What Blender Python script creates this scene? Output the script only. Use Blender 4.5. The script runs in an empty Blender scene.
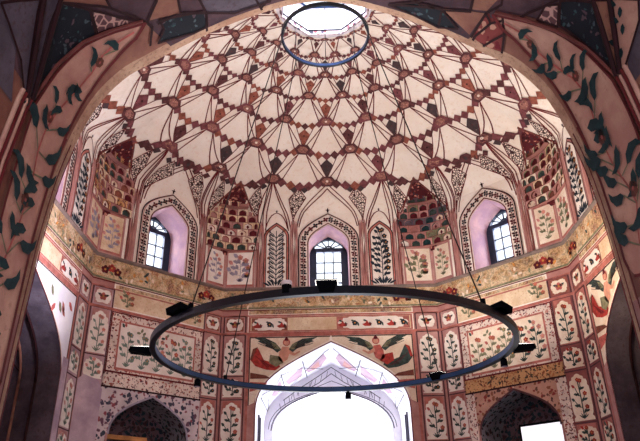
import bpy, math, random
from mathutils import Vector, Matrix
from mathutils.geometry import tessellate_polygon
PI = math.pi
rnd = random.Random(7)
COL = bpy.context.scene.collection
ZO = 1.5                      # eye height; every z below is measured from the eye
W, HWS = 4.15, 2.17           # half width of the hall, half width of its main sides
AD = (W+HWS)/math.sqrt(2)     # distance of the corner sides
LD = (W-HWS)/math.sqrt(2)     # half width of the corner sides (1.40)
HD = math.hypot(W-HWS, W-HWS)/2

# ------------------------------------------------------------------ materials
def lin(c): return tuple((x/12.92 if x <= .04045 else ((x+.055)/1.055)**2.4) for x in c)
def hexc(h): return lin(tuple(int(h[i:i+2], 16)/255 for i in (0, 2, 4)))
MATS = {}
def node_mat(name):
    m = bpy.data.materials.new(name); m.use_nodes = True
    nt = m.node_tree; b = nt.nodes['Principled BSDF']
    MATS[name] = m
    return m, nt, b
def N(nt, t, **k):
    n = nt.nodes.new(t)
    for a, v in k.items():
        if a in n.inputs: n.inputs[a].default_value = v
        else: setattr(n, a, v)
    return n
def coords(nt):
    tc = N(nt, 'ShaderNodeNewGeometry'); return tc.outputs['Position']
def plaster(name, c1, c2, scale=2.5, rough=.85, c3=None, detail=6, lo=.38, hi=.66, bump=.15):
    m, nt, b = node_mat(name)
    p = coords(nt)
    n = N(nt, 'ShaderNodeTexNoise', Scale=scale, Detail=detail, Roughness=.65); nt.links.new(p, n.inputs['Vector'])
    r = N(nt, 'ShaderNodeValToRGB'); r.color_ramp.elements[0].position = lo; r.color_ramp.elements[1].position = hi
    r.color_ramp.elements[0].color = (*hexc(c2), 1); r.color_ramp.elements[1].color = (*hexc(c1), 1)
    nt.links.new(n.outputs['Fac'], r.inputs['Fac'])
    out = r.outputs['Color']
    if c3:
        n2 = N(nt, 'ShaderNodeTexNoise', Scale=scale*9, Detail=3, Roughness=.6); nt.links.new(p, n2.inputs['Vector'])
        r2 = N(nt, 'ShaderNodeValToRGB'); r2.color_ramp.elements[0].position = .56; r2.color_ramp.elements[1].position = .66
        r2.color_ramp.elements[0].color = (0, 0, 0, 1); r2.color_ramp.elements[1].color = (.8, .8, .8, 1)
        nt.links.new(n2.outputs['Fac'], r2.inputs['Fac'])
        mx = N(nt, 'ShaderNodeMix', data_type='RGBA'); nt.links.new(r2.outputs['Color'], mx.inputs[0])
        nt.links.new(out, mx.inputs[6]); mx.inputs[7].default_value = (*hexc(c3), 1); out = mx.outputs[2]
    nt.links.new(out, b.inputs['Base Color']); b.inputs['Roughness'].default_value = rough
    if bump:
        bp = N(nt, 'ShaderNodeBump', Strength=bump, Distance=.02)
        nb = N(nt, 'ShaderNodeTexNoise', Scale=scale*6, Detail=5); nt.links.new(p, nb.inputs['Vector'])
        nt.links.new(nb.outputs['Fac'], bp.inputs['Height']); nt.links.new(bp.outputs['Normal'], b.inputs['Normal'])
    b.inputs['Specular IOR Level'].default_value = .2
    return m
def speckle(name, ground, blobs, scale=9., thr=.42, vscale=None):
    """painted floral ground: coloured blossoms and leaves scattered over a ground colour"""
    m, nt, b = node_mat(name); p = coords(nt)
    dn = N(nt, 'ShaderNodeTexNoise', Scale=scale*.9, Detail=3); nt.links.new(p, dn.inputs['Vector'])
    add = N(nt, 'ShaderNodeVectorMath', operation='MULTIPLY_ADD'); nt.links.new(dn.outputs['Color'], add.inputs[0])
    add.inputs[1].default_value = (.12, .12, .12); nt.links.new(p, add.inputs[2])
    v = N(nt, 'ShaderNodeTexVoronoi', Scale=scale); nt.links.new(add.outputs[0], v.inputs['Vector'])
    cr = N(nt, 'ShaderNodeValToRGB'); cr.color_ramp.interpolation = 'CONSTANT'
    els = cr.color_ramp.elements
    for i, c in enumerate(blobs):
        e = els[i] if i < 2 else els.new(i/len(blobs))
        e.position = i/len(blobs); e.color = (*hexc(c), 1)
    sp = N(nt, 'ShaderNodeSeparateColor'); nt.links.new(v.outputs['Color'], sp.inputs[0])
    nt.links.new(sp.outputs[0], cr.inputs['Fac'])
    st = N(nt, 'ShaderNodeValToRGB'); st.color_ramp.elements[0].position = thr-.05; st.color_ramp.elements[1].position = thr+.02
    st.color_ramp.elements[0].color = (1, 1, 1, 1); st.color_ramp.elements[1].color = (0, 0, 0, 1)
    nt.links.new(v.outputs['Distance'], st.inputs['Fac'])
    gn = N(nt, 'ShaderNodeTexNoise', Scale=3., Detail=5); nt.links.new(p, gn.inputs['Vector'])
    gr = N(nt, 'ShaderNodeValToRGB'); g = hexc(ground)
    gr.color_ramp.elements[0].position = .35; gr.color_ramp.elements[0].color = (*[x*.72 for x in g], 1)
    gr.color_ramp.elements[1].position = .65; gr.color_ramp.elements[1].color = (*g, 1)
    nt.links.new(gn.outputs['Fac'], gr.inputs['Fac'])
    mx = N(nt, 'ShaderNodeMix', data_type='RGBA'); nt.links.new(st.outputs['Color'], mx.inputs[0])
    nt.links.new(gr.outputs['Color'], mx.inputs[6]); nt.links.new(cr.outputs['Color'], mx.inputs[7])
    nt.links.new(mx.outputs[2], b.inputs['Base Color']); b.inputs['Roughness'].default_value = .8
    b.inputs['Specular IOR Level'].default_value = .2
    return m
def lace(name, ground, line, scale=14., w=.07):
    m, nt, b = node_mat(name); p = coords(nt)
    v = N(nt, 'ShaderNodeTexVoronoi', Scale=scale, feature='DISTANCE_TO_EDGE'); nt.links.new(p, v.inputs['Vector'])
    st = N(nt, 'ShaderNodeValToRGB'); st.color_ramp.elements[0].position = w; st.color_ramp.elements[1].position = w+.06
    st.color_ramp.elements[0].color = (*hexc(line), 1); st.color_ramp.elements[1].color = (*hexc(ground), 1)
    nt.links.new(v.outputs['Distance'], st.inputs['Fac']); nt.links.new(st.outputs['Color'], b.inputs['Base Color'])
    b.inputs['Roughness'].default_value = .8; b.inputs['Specular IOR Level'].default_value = .2
    return m
def flat(name, c, rough=.8, var=.18, metal=0, scale=8, spec=.2):
    m, nt, b = node_mat(name); g = hexc(c)
    n = N(nt, 'ShaderNodeTexNoise', Scale=scale, Detail=4); nt.links.new(coords(nt), n.inputs['Vector'])
    r = N(nt, 'ShaderNodeValToRGB'); r.color_ramp.elements[0].position = .35; r.color_ramp.elements[1].position = .65
    r.color_ramp.elements[0].color = (*[x*(1-var) for x in g], 1); r.color_ramp.elements[1].color = (*[min(1, x*(1+var)) for x in g], 1)
    nt.links.new(n.outputs['Fac'], r.inputs['Fac']); nt.links.new(r.outputs['Color'], b.inputs['Base Color'])
    b.inputs['Roughness'].default_value = rough; b.inputs['Metallic'].default_value = metal
    b.inputs['Specular IOR Level'].default_value = spec
    return m

plaster('dome_plaster', 'fbf5ee', 'f5e9df', 1.6, c3='efdfd2', bump=.1)
plaster('ledge', '97807a', '746863', 4.0, c3='66625a')
plaster('arch_plaster', 'f3dfcb', 'e2bfa6', 2.2, bump=.1)
plaster('wall_pink', 'c08d86', 'a26e6b', 2.2, c3='b07c78')
plaster('wall_rose', 'c79a95', 'a87674', 3.0, c3='b98985')
plaster('wall_lilac', 'cbacb0', 'ab8b95', 3.0, c3='b8979c')
plaster('wall_maroon', '9c605a', '7a4548', 3.0, c3='8a5450')
flat('paint_sage', '75867c', var=.3, scale=14); flat('paint_pinkish', 'c98a86', var=.2, scale=14)
plaster('lilac_plaster', 'cfb9c4', 'a892a4', 2.5)
plaster('reveal_pink', 'dcb8b6', 'bb9aaa', 2.0)
plaster('cream_worn', 'ecd9bf', 'd2b494', 3.0, c3='c7a17e')
plaster('panel_cream', 'f4e9da', 'e3cdb8', 3.5, c3='dcc2ac')
plaster('panel_white', 'f6efe8', 'e4d6ce', 3.5)
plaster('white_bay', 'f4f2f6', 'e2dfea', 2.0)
plaster('bay_purple', 'c6aab4', 'a98a9e', 4.0)
plaster('vault_ochre', 'b0806c', '87584f', 2.0, c3='94655a')
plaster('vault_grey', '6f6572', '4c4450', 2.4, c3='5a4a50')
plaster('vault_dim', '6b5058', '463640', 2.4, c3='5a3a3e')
plaster('band_plaster', 'd9b79c', 'b88f78', 4.0, c3='a07866', bump=.6)
plaster('leaf_ground', 'dfb5a0', 'c08c80', 2.4, c3='c49484')
plaster('dark_recess', '4c4a55', '2b2c36', 3.0, c3='6b5a55')
plaster('floor_stone', '8f8078', '6d625e', 1.2)
def frieze(name):
    m, nt, b = node_mat(name); p = coords(nt)
    def ramp(cols, sc, det, w=.0):
        n = N(nt, 'ShaderNodeTexNoise', Scale=sc, Detail=det, Roughness=.6, Distortion=w); nt.links.new(p, n.inputs['Vector'])
        r = N(nt, 'ShaderNodeValToRGB'); e = r.color_ramp.elements
        for i, (q, c) in enumerate(cols):
            x = e[i] if i < 2 else e.new(q); x.position = q; x.color = (*hexc(c), 1)
        nt.links.new(n.outputs['Fac'], r.inputs['Fac']); return r, n
    a, _ = ramp([(.36, '8f4c48'), (.43, 'c49a68'), (.50, 'e6d0b2'), (.57, 'b98a58'), (.66, '7f6660')], 1.9, 3)
    c, _ = ramp([(.40, '3a443f'), (.47, '9a8260'), (.54, 'e8d2ac'), (.61, '8a3f3a')], 10, 5, 2)
    mx = N(nt, 'ShaderNodeMix', data_type='RGBA'); mx.inputs[0].default_value = .5
    nt.links.new(a.outputs[0], mx.inputs[6]); nt.links.new(c.outputs[0], mx.inputs[7]); nt.links.new(mx.outputs[2], b.inputs['Base Color'])
    b.inputs['Roughness'].default_value = .8; b.inputs['Specular IOR Level'].default_value = .2
frieze('frieze_mix')
speckle('ochre_frieze', 'd9b277', ['6f6a55', 'b9763f', 'c98a2f', '8f3f35', 'e6cfa0', '5f6b62'], 11, .46)
speckle('red_frieze', '9c4a48', ['4f4550', '7a1f2c', 'd6a08c', '5a2730'], 12, .42)
speckle('cream_frieze', 'ecd9b4', ['d9b277', 'b5763f', '7a8370', 'c9564a'], 12, .36)
speckle('dotted_border', 'f0ddd2', ['93413f', '5f3a45', 'a85a50', '7a4a4a'], 20, .40)
speckle('floral_lilac', 'dccdd2', ['4a4458', '6b4a5c', '8d4a54', '3d4150'], 12, .46)
speckle('floral_rose', 'c99a88', ['5a3c3c', '8a3d38', '6f4a40', '8d5a44'], 13, .42)
speckle('warm_frieze', 'd9a878', ['8a5238', '5c3a30', 'a86a45', '4a4038'], 20, .46)
speckle('maroon_floral', '5c2028', ['8a4a48', 'c98a7a', '3a141c', '40303a'], 15, .40)
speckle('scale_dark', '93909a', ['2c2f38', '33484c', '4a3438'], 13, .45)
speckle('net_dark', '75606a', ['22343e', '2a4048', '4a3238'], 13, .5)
speckle('navy_floral', '1d2430', ['2b3a44', '35545a', '4a5c64', '5c4a54'], 16, .30)
speckle('ivory_floral', 'ead6c4', ['6b3a3a', '4a3038', '8a5a50'], 16, .42)
lace('lace', 'f3e4da', '3f2327', 22, .10)
lace('lace_pink', '6b4a50', 'd2a8a0', 16, .06)
lace('bay_lace', 'f3f1f5', '9a93a8', 3, .015)
flat('line_red', '6b2428'); flat('line_dark', '33191f'); flat('line_brown', '7a4440')
flat('tile_red', '76444a', var=.3, scale=14); flat('tile_brown', '5e393c', var=.3, scale=14)
flat('tile_grey', '4a3c40', var=.2, scale=14); flat('tile_rust', '93574a', var=.3, scale=14)
flat('tile_pale', 'f4e4da'); speckle('tile_dust', 'a8746c', ['4a2c30', '6a3c3c', 'c99a88'], 34, .4); flat('paint_red', 'a33a36', var=.3, scale=14); flat('paint_rose', 'b8625c', var=.3, scale=14)
flat('paint_green', '3c4a48', var=.35, scale=14); flat('paint_teal', '1b373c', var=.3, scale=14)
flat('paint_navy', '27303c'); flat('paint_orange', 'c98a4a', var=.3, scale=14)
flat('paint_skin', 'd39a86'); flat('paint_brown', '704036', var=.3); flat('paint_maroon', '5c1c26', var=.3, scale=14)
flat('paint_olive', '7c7b62', var=.3, scale=14); flat('line_grey', '9c93a6'); flat('line_steel', '4a4656')
flat('frame_red', 'b06c64', var=.25); flat('frame_dark', '5c3a40', var=.25)
flat('blue_metal', '0b1526', rough=.4, metal=.4, var=.1, spec=.5); flat('steel_blue', '1c4474', rough=.45, metal=.3, var=.15, spec=.5)
flat('hoop_blue', '1b3158', rough=.4, metal=.4); flat('black_metal', '080b12', rough=.8, var=.1, spec=.03)
flat('window_blue', '14263f', rough=.45, spec=.5); flat('cable_metal', '2a1c1e', rough=.4)
flat('wood', 'c28a58', var=.3, scale=5); flat('lantern_white', 'e6e2ee')
def glass(name, tint, t=.9):
    m, nt, b = node_mat(name); nt.nodes.remove(b)
    tr = N(nt, 'ShaderNodeBsdfTransparent', Color=(*tint, 1)); gl = N(nt, 'ShaderNodeBsdfGlossy', Color=(.9, .95, 1, 1), Roughness=.1)
    mx = N(nt, 'ShaderNodeMixShader'); mx.inputs[0].default_value = 1-t
    nt.links.new(tr.outputs[0], mx.inputs[1]); nt.links.new(gl.outputs[0], mx.inputs[2])
    nt.links.new(mx.outputs[0], nt.nodes['Material Output'].inputs['Surface'])
glass('window_glass', (.93, .96, 1.))
def emit(name, c, s):
    m, nt, b = node_mat(name)
    b.inputs['Base Color'].default_value = (*c, 1); b.inputs['Emission Color'].default_value = (*c, 1); b.inputs['Emission Strength'].default_value = s
emit('lamp_glow', (1, .93, .85), 4.); emit('screen_glow', (.9, .9, .97), .5)

# ------------------------------------------------------------------ mesh collector
class MB:
    """collects vertices and faces; coordinates are world metres with z from the eye"""
    def __init__(s, fmap=None, maxlen=None, eps=.0022):
        s.v = []; s.f = []; s.m = []; s.names = []; s.map = fmap; s.maxlen = maxlen; s.eps = eps; s.smooth = []
    def mi(s, mat):
        if mat not in s.names: s.names.append(mat)
        return s.names.index(mat)
    def face(s, pts, mat, smooth=False):
        i = len(s.v); s.v += [tuple(p) for p in pts]; s.f.append(tuple(range(i, i+len(pts)))); s.m.append(s.mi(mat)); s.smooth.append(smooth)
    def grid(s, rows, mat, smooth=True, closed=False, skip=None):
        i = len(s.v); n = len(rows[0])
        for r in rows: s.v += [tuple(p) for p in r]
        k = s.mi(mat)
        for a in range(len(rows)-1):
            for b in range(n if closed else n-1):
                if skip and skip(a, b): continue
                c = (b+1) % n
                s.f.append((i+a*n+b, i+a*n+c, i+(a+1)*n+c, i+(a+1)*n+b)); s.m.append(k); s.smooth.append(smooth)
    # --- painting on a surface
    def poly(s, pts, mat, lvl=1, holes=None):
        off = s.eps*lvl
        if holes or len(pts) > 4 or not _convex(pts):
            loops = [[Vector((p[0], p[1], 0)) for p in pts]] + [[Vector((p[0], p[1], 0)) for p in h] for h in (holes or [])]
            fl = [p for l in loops for p in l]
            tris = [[(fl[i].x, fl[i].y) for i in t] for t in tessellate_polygon(loops)]
        else:
            tris = [[pts[0], pts[i], pts[i+1]] for i in range(1, len(pts)-1)]
        for t in tris: s._tri(t, mat, off, 0)
    def _tri(s, t, mat, off, d):
        P = [s.map(a, b, off) for a, b in t]
        if s.maxlen and d < 14:
            e = [(P[i]-P[(i+1) % 3]).length for i in range(3)]; k = e.index(max(e))
            if e[k] > s.maxlen:
                a, b, c = t[k], t[(k+1) % 3], t[(k+2) % 3]; m = ((a[0]+b[0])/2, (a[1]+b[1])/2)
                s._tri([a, m, c], mat, off, d+1); s._tri([m, b, c], mat, off, d+1); return
        s.face(P, mat)
    def line(s, pts, w, mat, lvl=2, sc=None):
        """polyline of width w metres; sc = (metres per u, metres per v)"""
        sx, sy = sc(pts[0]) if sc else (1, 1)
        for i in range(len(pts)-1):
            if sc: sx, sy = sc(pts[i])
            a, b = pts[i], pts[i+1]; dx, dy = (b[0]-a[0])*sx, (b[1]-a[1])*sy; L = math.hypot(dx, dy)
            if L < 1e-6: continue
            nx, ny = -dy/L*w/2/sx, dx/L*w/2/sy; ex, ey = dx/L*w*.25/sx, dy/L*w*.25/sy
            s.poly([(a[0]+nx-ex, a[1]+ny-ey), (b[0]+nx+ex, b[1]+ny+ey), (b[0]-nx+ex, b[1]-ny+ey), (a[0]-nx-ex, a[1]-ny-ey)], mat, lvl)
    def rect(s, x0, y0, x1, y1, mat, lvl=1): s.poly([(x0, y0), (x1, y0), (x1, y1), (x0, y1)], mat, lvl)
    def frame(s, x0, y0, x1, y1, w, mat, lvl=2):
        s.rect(x0, y0, x1, y0+w, mat, lvl); s.rect(x0, y1-w, x1, y1, mat, lvl)
        s.rect(x0, y0+w, x0+w, y1-w, mat, lvl); s.rect(x1-w, y0+w, x1, y1-w, mat, lvl)
    def disc(s, x, y, r, mat, lvl=2, n=8, ry=None):
        s.poly([(x+r*math.cos(2*PI*i/n), y+(ry or r)*math.sin(2*PI*i/n)) for i in range(n)], mat, lvl)
    # --- solids
    def box(s, M, sx, sy, sz, mat):
        c = [M @ Vector((x*sx/2, y*sy/2, z*sz/2)) for x in (-1, 1) for y in (-1, 1) for z in (-1, 1)]
        for q in ((0, 1, 3, 2), (4, 6, 7, 5), (0, 4, 5, 1), (2, 3, 7, 6), (0, 2, 6, 4), (1, 5, 7, 3)): s.face([c[i] for i in q], mat)
    def tube(s, pts, r, mat, n=8, closed=False, caps=True):
        pts = [Vector(p) for p in pts]; rows = []
        for i, p in enumerate(pts):
            a = pts[i-1] if (i or closed) else p; b = pts[(i+1) % len(pts)] if (i < len(pts)-1 or closed) else p
            d = (b-a).normalized(); u = d.cross(Vector((0, 0, 1)))
            if u.length < 1e-3: u = d.cross(Vector((0, 1, 0)))
            u.normalize(); w = d.cross(u); rr = r[i] if isinstance(r, (list, tuple)) else r
            rows.append([p+u*rr*math.cos(2*PI*k/n)+w*rr*math.sin(2*PI*k/n) for k in range(n)])
        if closed: rows.append(rows[0])
        s.grid(rows, mat, True, True)
        if not closed and caps: s.face(rows[0], mat); s.face(rows[-1], mat)
    def build(s, name, parent=None, origin=(0, 0, 0), **props):
        me = bpy.data.meshes.new(name); o = Vector(origin)
        me.from_pydata([(p[0]-o[0], p[1]-o[1], p[2]-o[2]) for p in s.v], [], s.f)
        for n in s.names: me.materials.append(MATS[n])
        me.polygons.foreach_set('material_index', s.m); me.polygons.foreach_set('use_smooth', s.smooth); me.update()
        ob = bpy.data.objects.new(name, me); COL.objects.link(ob)
        if parent is None: ob.location = (o[0], o[1], o[2]+ZO)
        else:
            ob.parent = parent; pw = world_loc(parent)
            ob.location = (o[0]-pw[0], o[1]-pw[1], o[2]+ZO-pw[2])
        for k, v in props.items(): ob[k] = v
        return ob
def world_loc(o):
    l = Vector(o.location)
    while o.parent: o = o.parent; l += Vector(o.location)
    return l
def _convex(p):
    s = 0
    for i in range(len(p)):
        a, b, c = p[i], p[(i+1) % len(p)], p[(i+2) % len(p)]
        z = (b[0]-a[0])*(c[1]-b[1])-(b[1]-a[1])*(c[0]-b[0])
        if abs(z) < 1e-12: continue
        if s and (z > 0) != (s > 0): return False
        s = z
    return True
def empty(name, loc, label, cat, group=None):
    o = bpy.data.objects.new(name, None); COL.objects.link(o); o.location = (loc[0], loc[1], loc[2]+ZO); o.empty_display_size = .1
    o['label'] = label; o['category'] = cat
    if group: o['group'] = group
    return o
def bez(p0, p1, p2, p3, n=10):
    r = []
    for i in range(n+1):
        t = i/n; a, b, c, d = (1-t)**3, 3*t*(1-t)**2, 3*t*t*(1-t), t**3
        r.append((a*p0[0]+b*p1[0]+c*p2[0]+d*p3[0], a*p0[1]+b*p1[1]+c*p2[1]+d*p3[1]))
    return r
def arch(cx, hw, z0, zs, za, n=10, k=(.42, .64, .65)):
    """outline of a pointed arch opening: from bottom left over the apex to bottom right"""
    h = za-zs
    r = bez((hw, zs), (hw, zs+k[0]*h), (hw*k[1], zs+k[2]*h), (0, za), n)
    R = [(cx+x, z) for x, z in r]; L = [(cx-x, z) for x, z in r]
    return [(cx-hw, z0)] + L + R[::-1][1:] + [(cx+hw, z0)]

# ------------------------------------------------------------------ surfaces
def wall_map(az, a):
    al = math.radians(az); t = Vector((math.cos(al), -math.sin(al), 0)); n = Vector((math.sin(al), math.cos(al), 0))
    return lambda u, z, off=0: t*u + n*(a-off) + Vector((0, 0, z))
PR = [(4.15, 6.35), (3.72, 6.92), (3.21, 7.38), (2.68, 7.74), (2.14, 7.98), (1.69, 8.15), (1.25, 8.26), (.86, 8.31)]
def prof_up(t):
    i = min(int(t), len(PR)-2); f = t-i
    p0 = PR[max(i-1, 0)]; p1 = PR[i]; p2 = PR[i+1]; p3 = PR[min(i+2, len(PR)-1)]
    q = []
    for k in (0, 1):
        q.append(.5*(2*p1[k]+(p2[k]-p0[k])*f+(2*p0[k]-5*p1[k]+4*p2[k]-p3[k])*f*f+(3*p1[k]-p0[k]-3*p2[k]+p3[k])*f**3))
    return q[0], q[1]
def prof(t):
    t = max(-9, min(len(PR)-1.0, t))
    if t >= 1: return prof_up(t)
    return 4.15-.43*max(0, t)**1.7, 6.35+.57*t
def octr(ph):
    """radius of the eight-sided plan in direction ph (degrees)"""
    a = abs(((ph+45) % 90)-45)
    return W/math.cos(math.radians(a)) if a <= math.degrees(math.atan2(HWS, W)) else AD/math.cos(math.radians(45-a))
def sst(x): x = max(0, min(1, x)); return x*x*(3-2*x)
def bulge(ph, t):
    a = abs(((ph+45) % 90)-45)
    if a > 45: a = 90-a
    sc = 0
    if 18 <= a <= 36: sc = 1-abs(a-27)/9
    elif a > 36: sc = 1-abs(a-45)/9
    if t <= 0: return 1
    if t <= 1: return 1+(.64*sc-1)*sst(t)
    return .64*sc*(1-sst((t-1)/.8))
def dome_pt(ph, t):
    if t < 0: r = octr(ph); z = 6.35+t
    else:
        r, z = prof(t); r += (octr(ph)-W)*bulge(ph, t)
    p = math.radians(ph); return Vector((r*math.sin(p), r*math.cos(p), z))
def DM(ph, t, off=0):
    P = dome_pt(ph, t)
    if off == 0: return P
    a = dome_pt(ph+.4, t)-dome_pt(ph-.4, t); b = dome_pt(ph, t+.03)-dome_pt(ph, t-.03)
    n = a.cross(b).normalized()
    if n.dot(Vector((P.x, P.y, P.z-6.0))) > 0: n = -n
    return P+n*off
def dsc(p):
    """metres per degree and metres per tier step at (ph, t)"""
    a = dome_pt(p[0], p[1]-.1); b = dome_pt(p[0], p[1]+.1); P = dome_pt(p[0], p[1])
    return math.hypot(P.x, P.y)*PI/180, max(.2, (b-a).length/.2)

# ------------------------------------------------------------------ painted motifs
def leaf(P, x, y, ang, L, w, mat, lvl=3):
    c, s = math.cos(ang), math.sin(ang)
    P.poly([(x+c*a*L-s*b*w, y+s*a*L+c*b*w) for a, b in ((0, 0), (.3, .5), (.7, .35), (1, 0), (.65, -.5), (.25, -.4))], mat, lvl)
def flower(P, x, y, r, mat, core='paint_orange', lvl=3, n=5):
    for i in range(n):
        a = 2*PI*i/n+.3; P.disc(x+r*.6*math.cos(a), y+r*.6*math.sin(a), r*.5, mat, lvl, 6)
    P.disc(x, y, r*.3, core, lvl+1, 6)
def plant(P, x0, z0, w, h, leafm, flowm, n=None, dens=1., lvl=3, R=rnd, stemw=.018):
    """bushy flowering plant filling the box x0..x0+w, z0..z0+h"""
    cx = x0+w/2; m = min(w, .5)
    n = n or max(4, int(h/.11*dens))
    P.line([(cx, z0), (cx+.02*w, z0+h*.45), (cx-.02*w, z0+h*.92)], stemw, leafm, lvl)
    for i in range(-2, 3): leaf(P, cx, z0, PI/2+i*.45, h*.16, m*.08, leafm, lvl)
    for i in range(n):
        t = .15+.8*i/n; s = -1 if i % 2 else 1
        reach = w*.46*math.sin(PI*min(1, t*.8+.25))
        x1 = cx+s*reach*(.7+.3*R.random()); z1 = z0+h*min(.96, t+.12)
        P.line([(cx, z0+h*t*.85), ((cx+x1)/2, z0+h*(t*.85+.03)), (x1, z1)], stemw*.7, leafm, lvl)
        leaf(P, (cx+x1)/2, z0+h*(t*.85+.03), PI/2-s*1.2, m*.32, m*.17, leafm, lvl+1)
        leaf(P, (cx*2+x1)/3, z0+h*(t*.85), PI/2-s*.3, m*.28, m*.15, leafm, lvl+1)
        if i % 2 == 0 or flowm is None: 
            flower(P, x1, z1, m*.14, flowm or leafm, lvl=lvl+1)
        else:
            leaf(P, x1, z1, PI/2-s*.8, m*.3, m*.18, R.choice([leafm, flowm or leafm]), lvl+1)
    flower(P, cx-.02*w, z0+h*.94, m*.13, flowm or leafm, lvl=lvl+1)
def cusp(cx, z0, z1, hw):
    """cusped cartouche outline"""
    h = z1-z0; r = hw
    right = [(1, 0), (1, .06), (.82, .10), (.95, .16), (1, .25), (1, .62), (.98, .70), (.86, .74), (.9, .80), (.82, .86), (.62, .87), (.56, .93), (.34, .95), (.2, .985), (0, 1.0)]
    R = [(cx+r*a, z0+h*b) for a, b in right]; L = [(cx-r*a, z0+h*b) for a, b in right[:-1]]
    return L+R[::-1]
def cartouche(cx, cz, hw, hh):
    q = [(1, 0), (.95, .35), (.86, .45), (.84, .8), (.72, .82), (.66, 1), (.3, 1), (0, .9)]
    pts = []
    for sx, sy, rev in ((1, 1, 0), (-1, 1, 1), (-1, -1, 0), (1, -1, 1)):
        l = [(cx+sx*a*hw, cz+sy*b*hh) for a, b in q]; pts += l[::-1] if rev else l
    out = []
    for p in pts:
        if not out or math.hypot(p[0]-out[-1][0], p[1]-out[-1][1]) > 1e-4: out.append(p)
    return out[:-1] if math.hypot(out[0][0]-out[-1][0], out[0][1]-out[-1][1]) < 1e-4 else out

# ------------------------------------------------------------------ the setting: eight walls
FLOOR = -1.5
BIG = dict(hw=1.47, z0=FLOOR, zs=2.2, za=3.50)
def big_arch(k=1., hw=1.47, n=14):
    r = bez((hw, 2.2), (hw, 2.78), (hw*.64, 3.06), (0, 3.50), n)
    return [(-hw, FLOOR)]+[(-x, z) for x, z in r]+[(x, z) for x, z in r[::-1][1:]]+[(hw, FLOOR)]
def small_arch(hw=.76, za=2.30, n=12):
    r = bez((hw, 1.62), (hw, 1.95), (hw*.62, 2.08), (0, za), n)
    return [(-hw, -.7)]+[(-x, z) for x, z in r]+[(x, z) for x, z in r[::-1][1:]]+[(hw, -.7)]
def win_arch(hw=.42, za=6.08, zs=5.62, z0=4.67): return arch(0, hw, z0, zs, za, 8)
def reveal(mb, m, pts, d, mat, close=False):
    """sides of an opening cut back by d behind the wall plane"""
    pp = pts+[pts[0]] if close else pts
    mb.grid([[m(u, z, 0) for u, z in pp], [m(u, z, -d) for u, z in pp]], mat, False)

def painted_columns(P, side_mb, u0, u1, theme, plain_below=None):
    """stack of framed cartouches between u0 and u1; returns nothing, paints on P"""
    cx = (u0+u1)/2; hw = (u1-u0)/2
    gr = {'lilac': 'wall_lilac', 'warm': 'wall_maroon', 'mix': 'wall_rose'}[theme]
    P.rect(u0, .3, u1, 4.04, gr, 1)
    P.line([(u0, .3), (u0, 4.04)], .03, 'frame_dark', 2); P.line([(u1, .3), (u1, 4.04)], .03, 'frame_dark', 2)
    stack = [(3.76, 4.0, 's'), (2.88, 3.62, 't'), (2.46, 2.80, 'b'), (1.62, 2.36, 't'), (1.2, 1.54, 'b'), (.4, 1.12, 't')]
    for i, (a, b, k) in enumerate(stack):
        if plain_below and b < plain_below: continue
        P.line([(u0, b+.05), (u1, b+.05)], .022, 'frame_dark', 3)
        g = 'panel_cream' if theme == 'warm' else 'panel_white'
        if k == 's':
            P.rect(u0+.04, a-.02, u1-.04, b+.02, 'tile_rust' if rnd.random() < .5 else 'wall_rose', 2)
            P.poly(cartouche(cx, (a+b)/2, hw*.78, (b-a)/2), g, 3)
            flower(P, cx, (a+b)/2, .07, 'paint_rose', lvl=4)
            for s in (-1, 1): leaf(P, cx, (a+b)/2, PI/2+s*1.2, hw*.6, .05, 'paint_green', 4)
        else:
            P.rect(u0+.04, a-.03, u1-.04, b+.03, {'lilac': ['wall_lilac', 'wall_rose', 'wall_lilac'], 'warm': ['wall_maroon', 'frame_red', 'wall_maroon'], 'mix': ['frame_red', 'wall_rose', 'wall_pink']}[theme][i % 3], 2)
            P.poly(cusp(cx, a, b, hw*.86), g, 3)
            fl = {'warm': 'paint_red', 'lilac': 'paint_pinkish', 'mix': ['paint_rose', 'paint_green', 'paint_navy'][i % 3]}[theme]
            plant(P, u0+.07, a+.03, u1-u0-.14, (b-a)*.88, 'paint_sage' if theme == 'lilac' else 'paint_green', fl, lvl=4, dens=.95)

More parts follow.
